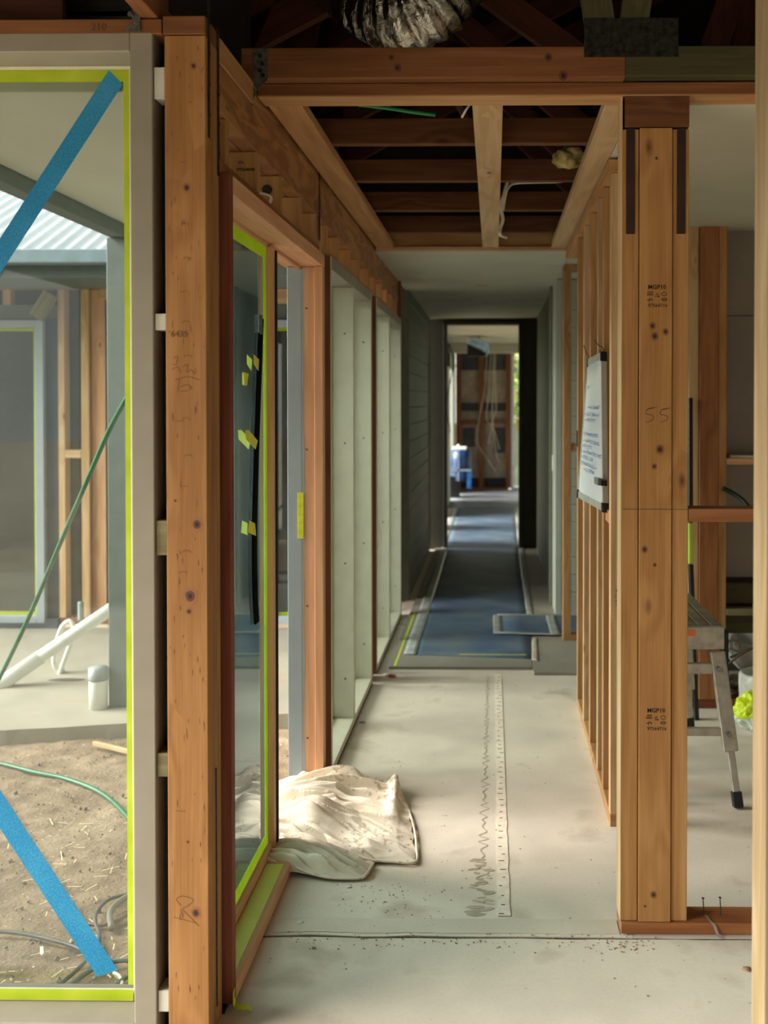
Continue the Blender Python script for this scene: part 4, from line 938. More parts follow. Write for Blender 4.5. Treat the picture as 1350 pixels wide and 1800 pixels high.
# ================================================================= WHITEBOARD
wb = empty('whiteboard', (.38, 3.95, 1.1), 'whiteboard with blue handwriting hung from wires on the stud wall', 'whiteboard')
TL, TR, BR, BL = at(1034, 634, Y=4.25), at(1058, 622, Y=3.68), at(1061, 896, Y=3.68), at(1016, 871, Y=4.27)
nrm = (TR-TL).cross(BL-TL).normalized()
if nrm.x > 0: nrm = -nrm
def wbp(u, v, d=0): return (TL*(1-u)+TR*u)*(1-v)+(BL*(1-u)+BR*u)*v+nrm*d
def slabq(name, u0, u1, v0, v1, d0, d1, mat, parent, bev=0):
    c = [wbp(u, v, d) for d in (d0, d1) for u, v in ((u0, v0), (u1, v0), (u1, v1), (u0, v1))]
    return mesh_obj(name, c, [(0, 1, 2, 3), (7, 6, 5, 4), (0, 4, 5, 1), (1, 5, 6, 2), (2, 6, 7, 3), (3, 7, 4, 0)], mat, parent, tuple(wbp((u0+u1)/2, (v0+v1)/2)))
WBS = plain('glossy_whiteboard', srgb(232, 240, 242), .12, var=.01, bump=0)
gn = 14; vv_ = [wbp(.01+.98*i/gn, .01+.98*j/gn, d) for d in (0, -.010) for j in range(gn+1) for i in range(gn+1)]; M_ = (gn+1)**2
ff_ = [(j*(gn+1)+i, j*(gn+1)+i+1, (j+1)*(gn+1)+i+1, (j+1)*(gn+1)+i) for j in range(gn) for i in range(gn)]; ff_ += [tuple(M_+k for k in reversed(f)) for f in ff_]
mesh_obj('surface', vv_, ff_, WBS, wb, tuple(wbp(.5, .5)))
AL2 = plain('whiteboard_trim_aluminium', srgb(190, 190, 182), .35, .4)
slabq('frame_rail', 0, 1, -.012, .035, -.016, .003, AL2, wb); slabq('frame_rail', 0, 1, .965, 1.012, -.016, .003, AL2, wb)
slabq('frame_rail', -.012, .02, .035, .965, -.016, .003, AL2, wb); slabq('frame_rail', .98, 1.012, .035, .965, -.016, .003, AL2, wb)
for (u, v) in ((-.01, -.015), (.965, -.015), (-.01, .955), (.965, .955)): slabq('corner_cap', u, u+.05, v, v+.062, -.018, .005, BLACKP, wb)
MK = plain('blue_marker_ink', srgb(84, 122, 178), .5, bump=0)
bm = bmesh.new(); rr = random.Random(11)
def scr(u, v, d=.0020): return wbp(u, v, d)
def pen(P, w=.0042):
    prev = None
    for i, (u, v) in enumerate(P):
        t0 = P[max(0, i-1)]; t1 = P[min(len(P)-1, i+1)]; a, b = scr(*t0), scr(*t1); t = (b-a).normalized(); s = nrm.cross(t)*w/2; p = scr(u, v); q = (bm.verts.new(p-s), bm.verts.new(p+s))
        if prev: bm.faces.new((prev[0], prev[1], q[1], q[0]))
        prev = q
for (u0, u1, v) in ((.30, .86, .345), (.16, .84, .395), (.18, .62, .435), (.12, .80, .535), (.16, .86, .585), (.14, .52, .625), (.12, .92, .665), (.12, .60, .705), (.06, .72, .75), (.28, .62, .79)):
    pen([(u0-.09, v), (u0-.05, v)])
    u = u0; h = .022
    while u < u1:
        k = rr.choice((0, 1, 2, 3, 4)); w = rr.uniform(.035, .055)
        if k == 0: pen([(u, v+h/2), (u, v-h/2), (u+w*.7, v-h*.2), (u, v), (u+w*.7, v+h/2)])
        elif k == 1: pen([(u, v+h/2), (u+w*.35, v-h/2), (u+w*.7, v+h/2)]); pen([(u+w*.1, v+h*.1), (u+w*.6, v+h*.1)])
        elif k == 2: pen([(u+w*.6, v-h/2), (u, v-h*.2), (u+w*.1, v+h*.4), (u+w*.6, v+h*.45)])
        elif k == 3: pen([(u, v-h/2), (u, v+h/2)]); pen([(u+w*.6, v-h/2), (u+w*.6, v+h/2)]); pen([(u, v), (u+w*.6, v)])
        else: pen([(u, v-h/2), (u+w*.8, v-h/2)]); pen([(u+w*.4, v-h/2), (u+w*.4, v+h/2)])
        u += w
        if rr.random() < .12: u += .03
pen([(.12, .21), (.16, .20), (.24, .19)]); pen([(.97, .30), (.95, .33), (.97, .36)])
tag(bm_obj('handwriting', bm, MK, wb, tuple(wbp(.5, .5))), kind='stuff')
mg = empty('board_clip', tuple(wbp(.93, .83)), 'small grey magnetic clip low on the near edge of the whiteboard', 'clip')
slabq('clip_body', .88, 1.02, .80, .845, .004, .022, plain('brushed_grey_clip', srgb(140, 142, 138), .4, .5), mg); slabq('clip_back', 1.02, 1.10, .805, .84, -.004, .018, BLACKP, mg)
for (p0, p1, nm) in (((1026, 607), (1038, 633), 'far'), ((1045, 597), (1060, 612), 'near')):
    Yd = 4.2 if nm == 'far' else 3.72
    a, b = at(*p0, Y=Yd), at(*p1, Y=Yd); o = tube('hanging_wire', [a, (a+b)/2+Vector((0, 0, -.006)), b, b+Vector((.004, 0, -.03))], .0018, plain('dark_wire', srgb(70, 50, 36), .5, .5), None, 6); tag(o, 'thin dark wire holding the %s top corner of the whiteboard' % nm, 'wire', 'whiteboard wires')
kn = box('door_catch', .400, .4075, 4.88, 4.905, 1.27, 1.35, NAILM, None, .001); tag(kn, 'small dark metal catch on the far stud beside the whiteboard', 'catch')

# ================================================================= ROOM AT RIGHT
wg = empty('wall_room', (1.05, 4.95, 0), 'back wall of the right-hand room: grey sheet, tall studs and treated rails', 'wall', kind='structure')
FC = concrete('grey_fibre_cement', srgb(134, 124, 114), .1)
box('fibre_cement_sheet', .60, 3.4, 4.99, 5.0, 1.80+.117, 2.335, FC, wg, 0); box('fibre_cement_sheet', .60, 3.4, 4.99, 5.0, .62, 1.913, FC, wg, 0)
box('sheet_backer', .505, 1.1265, 5.001, 5.03, 0, .3595, plain('dark_backer', srgb(60, 50, 42), .8), wg, 0)
box('sheet_backer', .505, 3.4, 5.501, 5.53, 0, .3595, plain('dark_backer', srgb(60, 50, 42), .8), wg, 0)
box('sheet_backer', .505, 3.4, 5.001, 5.03, .36, 2.335, plain('dark_backer', srgb(60, 50, 42), .8), wg, 0)
box('stud', .945, .992, 4.88, 4.985, .045, 2.335, wood('pinepale', 'z', .8), wg)
box('stud', .995, 1.085, 4.865, 4.91, .045, 2.335, wood('reddish', 'z', .75), wg); box('stud', 1.087, 1.125, 4.87, 4.96, .045, 2.335, wood('pine', 'z', .8), wg)
box('stud', 1.7, 1.745, 4.88, 4.98, .045, 2.335, PINE(), wg)
box('bottom_plate', .505, 3.4, 4.87, 4.965, .0, .045, wood('cedardark', 'x'), wg)
box('nogging', 1.127, 1.69, 4.88, 4.985, 1.185, 1.215, wood('cedar', 'x'), wg)
box('lining_offcut', 1.15, 1.32, 4.89, 4.95, 1.216, 1.229, plain('cream_offcut', srgb(196, 190, 166), .6), wg, .001)
box('rail', 1.127, 1.69, 4.93, 4.985, .50, .60, wood('treated', 'x', .5), wg); box('rail', 1.127, 1.69, 4.86, 4.985, .455, .485, wood('treatpale', 'x', .9), wg)
box('rail', 1.127, 1.69, 4.90, 4.985, .36, .452, wood('treated', 'x', .8), wg)
# foreground stud at the right edge
wn_ = empty('wall_near', (.55, 1.9, 0), 'out of focus pine stud standing close at the right edge of the picture', 'wall', kind='structure')
box('stud', .498, .543, 1.84, 1.93, 0, 3.2, wood('nearpine', 'z', .75), wn_)
box('stud', .545, .59, 1.84, 1.93, 0, 3.2, wood('pinedark', 'z', .75), wn_)
# conduit behind the rail
o = tube('black_conduit', [at(1270, 858, Y=4.84), at(1290, 868, Y=4.82), at(1308, 882, Y=4.78), at(1325, 905, Y=4.72), at(1340, 930, Y=4.70)], .011, BLACK, None, 8); tag(o, 'black pipe curving behind the rail in the right-hand room', 'pipe')
o = tube('green_tool_sleeve', [(.93, 4.64, .0), (.925, 4.70, .6), (.92, 4.80, 1.0)], .001, BLACK, None, 4); bpy.data.objects.remove(o)
lvz = empty('spirit_level', (.925, 4.62, 0), 'tall black spirit level with a lime upper part leaning behind the work platform', 'spirit level')
def lv(px, py, Y): return at(px, py, Y=Y)
bar('black_body', lv(1224, 1266, 4.70), lv(1214, 992, 4.78), .022, .034, BLACKP, lvz, .003, up=(0, 1, 0))
bar('lime_body', lv(1214, 991, 4.78), lv(1213.5, 920, 4.80), .022, .030, plain('lime_plastic', srgb(170, 200, 60), .4), lvz, .003, up=(0, 1, 0))
bar('black_body', lv(1213.5, 919, 4.80), lv(1213, 700, 4.86), .022, .03, BLACKP, lvz, .003, up=(0, 1, 0))

o = tube('thin_thread', [at(664, 915, X=-.639), at(669, 935, X=-.635), at(669, 950, X=-.635), at(660, 970, X=-.637)], .0012, plain('tan_thread', srgb(170, 140, 100), .7), None, 6); tag(o, 'thin tan thread curling off the joint between the hall windows', 'thread')
# ---- work platform
wp = empty('work_platform', (.75, 4.0, 0), 'scuffed aluminium work platform with splayed legs behind the stud column', 'platform')
DA = plain('ribbed_platform_aluminium', srgb(132, 130, 112), .45, .5, var=.15)
ZT = .645
for i in range(7):
    x1 = .865-i*.049; box('deck_rib', x1-.044, x1, 3.80, 4.42, ZT-.012, ZT, DA, wp, .003)
box('end_rail', .515, .868, 3.775, 3.798, ZT-.088, ZT-.002, ALU, wp, .003); box('end_rail', .515, .868, 4.422, 4.445, ZT-.088, ZT-.002, ALU, wp, .003)
box('side_rail', .852, .868, 3.80, 4.42, ZT-.075, ZT-.013, ALU, wp, .002); box('side_rail', .515, .530, 3.80, 4.42, ZT-.075, ZT-.013, ALU, wp, .002)
box('orange_sticker', .705, .757, 3.7735, 3.7748, ZT-.036, ZT-.014, plain('orange_sticker', srgb(226, 120, 60), .5), wp, 0)
def leg(x0, y0, x1, y1, nm):
    top = Vector((x0, y0, ZT-.095)); foot = Vector((x1, y1, .03)); mid = top.lerp(foot, .68)
    bm = bmesh.new()
    o = bar('leg', top, mid, .055, .030, ALU, wp, .004, up=(0, 1, 0))
    d = (mid-top).normalized(); sd = Vector((0, -.016, 0))
    bar('flange', top+sd+Vector((.014, 0, 0)), mid+sd+Vector((.014, 0, 0)), .012, .012, ALU, o, .002, up=(0, 1, 0)) if False else None
    bar('leg_extension', mid-d*.01, foot, .026, .024, ALU, wp, .003, up=(0, 1, 0))
    bar('rubber_foot', foot-d*.03, foot+Vector((foot-mid).normalized())*.026, .036, .034, BLACK, wp, .003, up=(0, 1, 0))
    return top, mid
t1, m1 = leg(.842, 3.785, .893, 3.675, 'near right'); t2, m2 = leg(.46, 3.785, .43, 3.675, 'near left') if False else (None, None)
leg(.842, 4.43, .893, 4.56, 'far right'); 
box('brace_rail', .545, .822, 3.762, 3.782, .468, .508, ALU, wp, .003); box('brace_rail', .545, .868, 3.715, 3.735, .25, .28, ALU, wp, .003)
bar('leg', (.53, 3.785, ZT-.095), (.53, 3.72, .2), .03, .055, ALU, wp, .004); bar('leg_extension', (.53, 3.72, .2), (.53, 3.69, .03), .022, .026, ALU, wp, .003); bar('rubber_foot', (.53, 3.69, .045), (.53, 3.688, .003), .03, .034, BLACK, wp, .003)
for c_ in ((.842, 3.757, .49), (.868, 3.70, .262)):
    bm = bmesh.new(); addcyl(bm, c_, .009, .012, 'y', 14); bm_obj('rivet', bm, GALV, wp, c_)
box('hinge_latch', .868, .885, 3.78, 3.86, ZT-.19, ZT-.02, BLACK, wp, .004)
# ---- basin, bags, tools in the corner
bs_ = empty('wash_basin', (1.335, 5.09, .11), 'white ceramic basin lying on the stacked rubble sack in the corner', 'basin')
lathe('bowl', [(.0, .205), (.05, .208), (.10, .235), (.145, .285), (.165, .335), (.172, .385), (.160, .386), (.150, .345), (.12, .29), (.06, .25), (.0, .245)][:], plain('white_ceramic', srgb(200, 200, 190), .25), bs_, (1.335, 5.09, -.095), 32)
bm = bmesh.new(); 
rs = tag(link('rubble_sack', bpy.data.meshes.new('r'), None, None, (1.30, 5.10, 0)), 'dark mottled rubble sack under the white basin', 'sack')
bmesh.ops.create_icosphere(bm, subdivisions=4, radius=1)
for v in bm.verts:
    n_ = v.co.normalized(); k = 1+.10*noise.noise(n_*4)+.05*noise.noise(n_*11); v.co = Vector((n_.x*.155*k, n_.y*.10*k, .055+n_.z*.050*k)); v.co.z = max(.001, v.co.z)
q = N('mottled_sack'); t = q.n('TexCoord'); vv = q.n('TexVoronoi'); vv.inputs['Scale'].default_value = 34; q.l(t.outputs['Object'], vv.inputs['Vector'])
q.l(q.ramp(vv.outputs['Distance'], [(.1, srgb(140, 128, 104)), (.4, srgb(96, 80, 60)), (.7, srgb(44, 34, 26))]), q.b.inputs['Base Color']); q.bump(vv.outputs['Distance'], .5, .005)
for f in bm.faces: f.smooth = True
bm.to_mesh(rs.data); bm.free(); rs.data.materials.append(q.m)
bk_ = empty('plastic_bucket', (1.27, 4.77, 0), 'translucent bucket draped with a white plastic bag', 'bucket')
lathe('bucket', [(.075, .0), (.085, .10), (.09, .19), (.093, .195), (.086, .19), (.08, .1), (.07, .01), (0, .01)], plain('milky_plastic', srgb(196, 198, 196), .3), bk_, (1.27, 4.77, 0), 26)
lathe('bag_liner', [(.104, .05), (.102, .09), (.102, .15), (.099, .19), (.094, .205), (.086, .20), (.084, .16)], plain('white_plastic_film', srgb(214, 216, 210), .3, var=.05, scale=30, bump=.8), bk_, (1.27, 4.77, 0), 40, .10)
hv = bpy.data.objects.new('work_gloves', bpy.data.meshes.new('work_gloves')); COL.objects.link(hv); hv.location = (1.21, 4.56, 0); tag(hv, 'crumpled lime and white hi-vis bag on the floor in front of the bucket', 'bag'); hv.name = 'crumpled_bag'
bm = bmesh.new(); bmesh.ops.create_icosphere(bm, subdivisions=5, radius=1)
for v in bm.verts:
    n_ = v.co.normalized(); k = 1+.22*noise.noise(n_*2.5+Vector((3, 0, 0)))+.16*(1-2*abs(noise.noise(n_*5)))+.05*noise.noise(n_*16); v.co = Vector((n_.x*.105*k, n_.y*.065*k, .078+n_.z*.08*k)); v.co.z = max(.001, v.co.z)
for f in bm.faces: f.smooth = True
bm.to_mesh(hv.data); bm.free()
q = N('lime_and_white_film'); t = q.n('TexCoord'); vv = q.n('TexNoise'); vv.inputs['Scale'].default_value = 9; sp = q.n('SeparateXYZ'); q.l(t.outputs['Object'], sp.inputs[0]); q.l(t.outputs['Object'], vv.inputs['Vector'])
f_ = q.math('ADD', q.math('MULTIPLY', sp.outputs['Z'], 5), q.math('MULTIPLY', vv.outputs['Fac'], .5))
q.l(q.ramp(f_, [(.50, srgb(214, 222, 212)), (.56, srgb(204, 226, 30))]), q.b.inputs['Base Color']); q.b.inputs['Roughness'].default_value = .35; hv.data.materials.append(q.m)
o = tube('bent_rod', [at(1275, 1172, Y=4.84), at(1300, 1152, Y=4.83), at(1322, 1140, Y=4.82), at(1345, 1138, Y=4.81)], .006, plain('rusty_brown_steel', srgb(84, 56, 40), .6, .3), None, 8); tag(o, 'thick rusty rod lying across the front of the white basin', 'rod')
o = tube('bent_rod', [at(1276, 1152, Y=4.85), at(1284, 1140, Y=4.85), at(1296, 1144, Y=4.85), at(1298, 1128, Y=4.85), at(1286, 1126, Y=4.85), at(1272, 1128, Y=4.85)], .0045, plain('grey_brown_steel', srgb(110, 96, 80), .5, .3), None, 8); tag(o, 'bent square wire handle sticking up over the white basin', 'rod')
o = tube('green_strap', [at(1283, 1156, Y=4.88), at(1298, 1150, Y=4.88), at(1318, 1140, Y=4.88)], .006, plain('dark_green_plastic', srgb(50, 84, 66), .5), None, 8); tag(o, 'dark green tool handle on the rim of the white basin', 'handle')

# ================================================================= ROOF SPACE THINGS
def foil():
    q = N('crinkled_foil'); t = q.n('TexCoord'); a = q.n('TexNoise'); a.inputs['Scale'].default_value = 24; a.inputs['Detail'].default_value = 5; a.inputs['Distortion'].default_value = .8; q.l(t.outputs['Object'], a.inputs['Vector'])
    q.b.inputs['Base Color'].default_value = (.50, .48, .43, 1); q.b.inputs['Metallic'].default_value = 1; q.b.inputs['Roughness'].default_value = .2; q.bump(a.outputs['Fac'], .8, .010); return q.m
du = bpy.data.objects.new('duct', None)
dt = empty('flexible_duct', (-.26, 3.3, 2.62), 'crinkled silver foil duct sagging in the roof space above the chord', 'duct')
bm = bmesh.new(); path = smoothpts([(-.62, 3.55, 3.25), (-.52, 3.45, 2.98), (-.36, 3.34, 2.80), (-.24, 3.28, 2.775), (-.16, 3.28, 2.88), (-.12, 3.34, 3.10), (-.10, 3.4, 3.4)], 14)
rads = [.135+.010*math.sin(i*1.9)+.006*noise.noise((i*.7, 0, 0)) for i in range(len(path))]
addtube(bm, path, rads, 28, sm=False)
for v in bm.verts: v.co += Vector((noise.noise(v.co*26), noise.noise(v.co*14+Vector((5, 0, 0))), noise.noise(v.co*14+Vector((0, 9, 0)))))*.005
bm_obj('duct_skin', bm, foil(), dt, (-.26, 3.3, 2.8), True)
lc = empty('loose_cable', (.1, 4.2, 2.42), 'white twin cable looping from the right batten across the open joists', 'cable')
tube('cable_run', [at(1016, 298, Y=4.3), at(975, 297, Y=4.3), at(920, 298, Y=4.25), at(900, 306, Y=4.2), at(890, 325, Y=4.2), at(885, 345, Y=4.2), at(880, 362, Y=4.2), at(884, 385, Y=4.2), at(880, 400, Y=4.2), at(879, 412, Y=4.2), at(890, 417, Y=4.3)], .0075, CABLEW, lc, 8)
tube('cable_run', [at(1012, 315, Y=4.3), at(980, 319, Y=4.3), at(940, 320, Y=4.28), at(905, 322, Y=4.23), at(893, 330, Y=4.2), at(888, 345, Y=4.2), at(884, 370, Y=4.2)], .0065, CABLEW, lc, 8)
o = tube('green_wire', [at(630, 184, Y=3.1), at(680, 190, Y=3.1), at(720, 196, Y=3.1), at(765, 202, Y=3.12)], .006, plain('green_wire_sheath', srgb(20, 130, 70), .4), None, 8); tag(o, 'green wire seen through the gap above the first joist', 'wire')
o = tube('white_tie', [at(826, 183, Y=3.0), at(818, 195, Y=3.0), at(812, 206, Y=3.02)], .004, CABLEW, None, 6); tag(o, 'short white cable end beside the centre batten', 'cable')
ins = bpy.data.objects.new('insulation_tuft', bpy.data.meshes.new('insulation_tuft')); COL.objects.link(ins); c = at(1002, 277, Y=3.9); ins.location = c; tag(ins, 'torn yellow insulation tuft poking over the right batten', 'insulation')
bm = bmesh.new(); bmesh.ops.create_icosphere(bm, subdivisions=4, radius=1)
for v in bm.verts:
    n_ = v.co.normalized(); k = 1+.35*noise.noise(n_*2)+.15*noise.noise(n_*6); v.co = Vector((n_.x*.062*k, n_.y*.05*k, n_.z*.042*k))
for f in bm.faces: f.smooth = True
bm.to_mesh(ins.data); bm.free(); ins.data.materials.append(plain('yellow_glasswool', srgb(196, 172, 110), .9, var=.3, scale=30, bump=1))
o = tube('loose_cable', [(-.69, 3.09, 2.10), (-.672, 3.02, 2.088), (-.664, 2.98, 2.10), (-.70, 2.94, 2.105)], .004, CABLEW, None, 6); tag(o, 'white cable end looped on the lintel plate below the burnt hole', 'cable')
# ceiling cut-outs
for (x, y, r) in ((-.085, 7.2, .045), (-.07, 8.6, .03)):
    bm = bmesh.new(); addcyl(bm, (x, y, 2.3205), r, .003, seg=18); bm_obj('downlight_cutout', bm, plain('tan_cutout', srgb(176, 150, 120), .7), ce, (x, y, 2.32))

# ================================================================= FLOOR DEBRIS
def chip(name, px, py, s, mat, label, z=0, cat='scrap'):
    p = at(px, py, Z=z); bm = bmesh.new(); bmesh.ops.create_icosphere(bm, subdivisions=2, radius=1); sd = px*.37
    for v in bm.verts:
        n_ = v.co.normalized(); k = 1+.5*noise.noise(n_*2+Vector((sd, 0, 0))); v.co = Vector((p.x+n_.x*s*k, p.y+n_.y*s*k*.8, z+s*.32+n_.z*s*.32*k))
    o = bm_obj(name, bm, mat, None, (p.x, p.y, z)); tag(o, label, cat); return o
RED = plain('red_wrapper', srgb(190, 60, 60), .4, var=.3, scale=60)
chip('candy_wrapper', 689, 1190, .022, RED, 'crumpled red and white wrapper at the foot of the hall windows')
chip('plastic_scrap', 680, 1187, .018, PVC, 'white scrap touching the red wrapper')
chip('plastic_scrap', 637, 1271, .014, plain('grey_scrap', srgb(150, 150, 142), .5), 'small grey scrap beside the packers under the hall window')
chip('plaster_crumb', 613, 1560, .007, PVC, 'white plaster crumb on the floor just in front of the cloth')
chip('plaster_crumb', 528, 1623, .010, PVC, 'white plaster crumb between the joint and the cloth')
chip('clod', 551, 1667, .006, plain('brown_soil_crumbs', srgb(158, 124, 90)), 'brown clod just in front of the floor joint')
chip('clod', 1312, 1705, .012, plain('brown_soil_crumbs', srgb(158, 124, 90)), 'brown wood chip on the floor near the right edge')
bm = bmesh.new(); rr = random.Random(21)
for k in range(420):
    zone = rr.random()
    if zone < .35: x, y = rr.gauss(-.30, .12), rr.gauss(2.98, .10)
    elif zone < .6: x, y = rr.uniform(-.60, .3), rr.gauss(2.75, .03)
    elif zone < .75: x, y = rr.gauss(.36, .04), rr.gauss(2.74, .03)
    else: x, y = rr.uniform(-.6, 1.1), rr.uniform(1.9, 5.2)
    if x < -.63: continue
    if -.9 < x < -.24 and 3.08 < y < 3.9: continue
    s = rr.uniform(.0008, .0028); bmesh.ops.create_icosphere(bm, subdivisions=1, radius=s, matrix=Matrix.Translation((x, y, s*.5)) @ Matrix.Scale(.6, 4, (0, 0, 1)))
o = bm_obj('floor_grit', bm, plain('brown_soil_crumbs', srgb(158, 124, 90)), None, (0, 3, 0)); tag(o, 'brown grit and crumbs scattered over the concrete near the joint', 'grit', kind='stuff')
o = tube('plastic_thread', [(.655, 2.80, .05), (.66, 2.785, .034), (.668, 2.770, .012), (.675, 2.755, .004)], .0012, PVC, None, 6); 
bm = bmesh.new(); A = []
for p in smoothpts([(.600, 2.83, .037), (.605, 2.80, .037), (.615, 2.786, .03), (.622, 2.782, .01), (.63, 2.77, .003)], 4): A.append((bm.verts.new(p-Vector((.004, 0, 0))), bm.verts.new(p+Vector((.004, 0, 0)))))
for a, b in zip(A, A[1:]): bm.faces.new((a[0], a[1], b[1], b[0]))
bpy.data.objects.remove(o); o = bm_obj('plastic_strip', bm, plain('clear_grey_film', srgb(150, 140, 130), .3), None, (.61, 2.80, .035), True); tag(o, 'clear plastic strip curling over the bottom plate at the nails', 'plastic')

# ================================================================= OUTSIDE
gd = empty('ground', (-2, 4, -.17), 'rough dry dirt of the courtyard', 'ground', kind='structure')
def dirt_mat():
    q = N('dry_courtyard_dirt'); t = q.n('TexCoord')
    def no(s, d=6, di=.3):
        x = q.n('TexNoise'); x.inputs['Scale'].default_value = s; x.inputs['Detail'].default_value = d; x.inputs['Distortion'].default_value = di; q.l(t.outputs['Object'], x.inputs['Vector']); return x.outputs['Fac']
    a, b, c = no(1.6), no(9), no(70, 3)
    col = q.ramp(q.math('ADD', q.math('MULTIPLY', a, .5), q.math('MULTIPLY', b, .5)), [(.35, srgb(104, 88, 72)), (.5, srgb(134, 116, 96)), (.65, srgb(158, 140, 118))])
    col = q.mix(q.ramp(c, [(.66, (0, 0, 0)), (.72, (.7, .7, .7))]), col, srgb(216, 206, 188)); col = q.mix(q.ramp(c, [(.28, (.5, .5, .5)), (.36, (0, 0, 0))]), col, srgb(92, 76, 60))
    q.l(col, q.b.inputs['Base Color']); q.b.inputs['Roughness'].default_value = .95; q.b.inputs['Specular IOR Level'].default_value = .1; q.bump(q.math('ADD', b, q.math('MULTIPLY', c, .35)), .9, .02); return q.m
bm = bmesh.new(); nx, ny = 200, 150; V = []
for j in range(ny+1):
    row = []
    for i in range(nx+1):
        x = -5.5+(4.72)*i/nx; y = 2.46+(3.0)*j/ny
        row.append(bm.verts.new((x, y, -.17+.016*noise.noise((x*3, y*3, 0))+.010*noise.noise((x*11, y*11, 3))+.006*noise.noise((x*31, y*31, 3)))))
    V.append(row)
for j in range(ny):
    for i in range(nx): bm.faces.new((V[j][i], V[j][i+1], V[j+1][i+1], V[j+1][i]))
bm_obj('dirt', bm, dirt_mat(), gd, (-2.5, 4, -.17), True)
box('far_ground', -60, 60, -40, 15.8, -.50, -.32, plain('pale_dry_soil', srgb(176, 160, 136), .95, var=.1, scale=2), gd, 0)
box('lawn', -60, 60, 15.8, 60, -.50, -.32, plain('lawn_green', srgb(112, 148, 62), .9, var=.25, scale=2), gd, 0)
bm = bmesh.new(); rr = random.Random(8)
for k in range(900):
    x = rr.uniform(-2.8, -.82); y = rr.uniform(2.5, 4.9); s = abs(rr.gauss(0, .0035))+.002
    bmesh.ops.create_icosphere(bm, subdivisions=1, radius=s, matrix=Matrix.Translation((x, y, -.168+s*.2)) @ Matrix.Rotation(rr.uniform(0, 3), 4, 'Z') @ Matrix.Scale(.6, 4, (0, 1, 0)))
tag(bm_obj('pebble', bm, plain('pale_pebbles', srgb(140, 126, 108), .9, var=.3, scale=80), gd, (-1.8, 3.6, -.17)), kind='stuff')
bm = bmesh.new()
for k in range(260):
    x = rr.uniform(-2.6, -.85); y = rr.uniform(2.5, 3.9); a_ = rr.uniform(0, 3.14); L = rr.uniform(.008, .045); c = Vector((x, y, -.158)); d = Vector((math.cos(a_), math.sin(a_), rr.uniform(-.1, .1)))*L; s = Vector((-d.y, d.x, 0)).normalized()*.0022
    bm.faces.new([bm.verts.new(c-d-s), bm.verts.new(c+d-s), bm.verts.new(c+d+s), bm.verts.new(c-d+s)])
tag(bm_obj('wood_chip', bm, plain('straw_chips', srgb(206, 188, 150), .9), gd, (-1.8, 3.2, -.16)), kind='stuff')
# patio slab with rough leading edge
pt = empty('patio', (-2, 5, -.10), 'pale concrete patio slab under the far wing', 'patio', kind='structure')
bm = bmesh.new(); A = []; n = 90
for i in range(n+1):
    x = -5.5+(4.71)*i/n; y = 4.80+(x+2.36)*.215 if x > -2.36 else 4.80; y += .012*noise.noise((x*5, 0, 0)); A.append((x, y))
T0 = [bm.verts.new((x, y, -.10)) for x, y in A]; T1 = [bm.verts.new((x, 7.0, -.10)) for x, y in A]; B0 = [bm.verts.new((x, y-.006+.01*noise.noise((x*12, 5, 0)), -.22)) for x, y in A]
for i in range(n): bm.faces.new((T0[i], T0[i+1], T1[i+1], T1[i])); bm.faces.new((T0[i+1], T0[i], B0[i], B0[i+1]))
bm_obj('patio_slab', bm, concrete('patio_concrete', srgb(156, 150, 136), .4), pt, (-2.4, 5.8, -.1))
# veranda: soffit, beam, post
ver = empty('veranda', (-1.4, 4.7, 2.35), 'white lined veranda soffit with grey steel edge beam outside the hall windows', 'veranda', kind='structure')
SOF = plain('white_soffit_sheet', srgb(196, 194, 178), .7, var=.03, scale=2, bump=.02)
box('soffit', -1.90, -.84, 2.47, 6.95, 2.405, 2.425, SOF, ver, 0)
box('edge_beam', -1.99, -1.905, 2.47, 5.25, 2.34, 2.44, STEELP, ver, .003)
box('veranda_roof', -2.05, -.84, 2.47, 7.0, 2.45, 2.47, plain('roof_metal', srgb(170, 176, 178), .4, .3), ver, 0)
po = box('veranda_post', -2.005, -1.905, 5.18, 5.28, -.10, 2.34, STEELP, None, .003); tag(po, 'square grey steel veranda post standing on the patio', 'post')
po2 = box('veranda_post', -1.20, -1.10, 6.20, 6.30, -.10, 2.40, STEELP, None, .003); tag(po2, 'square grey steel post nearer the hall, seen through the open door', 'post')
# far wing: wall at Y=7, roof and gutter
wg2 = empty('wall_outer', (-2.6, 7, 0), 'outside wall of the far wing, half wrapped in blue-grey membrane with bare studs', 'wall', kind='structure')
YW = 7.0
def wx(px): return at(px, 800, Y=YW).x
def wz(py): return at(100, py, Y=YW).z
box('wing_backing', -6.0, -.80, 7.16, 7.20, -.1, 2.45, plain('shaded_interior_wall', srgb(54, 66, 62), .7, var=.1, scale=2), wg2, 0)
box('top_plate', -6.0, -.80, 7.0, 7.09, wz(507), wz(490), wood('pinepale', 'x', .8), wg2)
box('head_panel', -2.36, -.82, 7.03, 7.06, wz(560), wz(535), STEELP, wg2, .001)
box('header_timber', -2.36, -.82, 7.0, 7.05, wz(534), wz(508), wood('pinepale', 'x', .8), wg2, .001)
box('head_panel', -6.0, wx(103), 7.03, 7.06, wz(560), wz(535), STEELP, wg2, .001)
for (a, b) in ((103, 114), (143, 157)): box('stud', wx(a), wx(b), 7.0, 7.09, -.03, wz(508), wood('pinepale', 'z', .8), wg2)
box('stud', wx(4), wx(18), 7.02, 7.09, wz(535), wz(508), wood('pinepale', 'z', .8), wg2)
box('stud', wx(158), wx(183), 7.03, 7.08, -.03, wz(508), wood('cedar', 'z', .8), wg2)
box('nogging', wx(114)+.001, wx(143)-.001, 7.0, 7.09, wz(805), wz(791), wood('pinepale', 'x', .8), wg2)
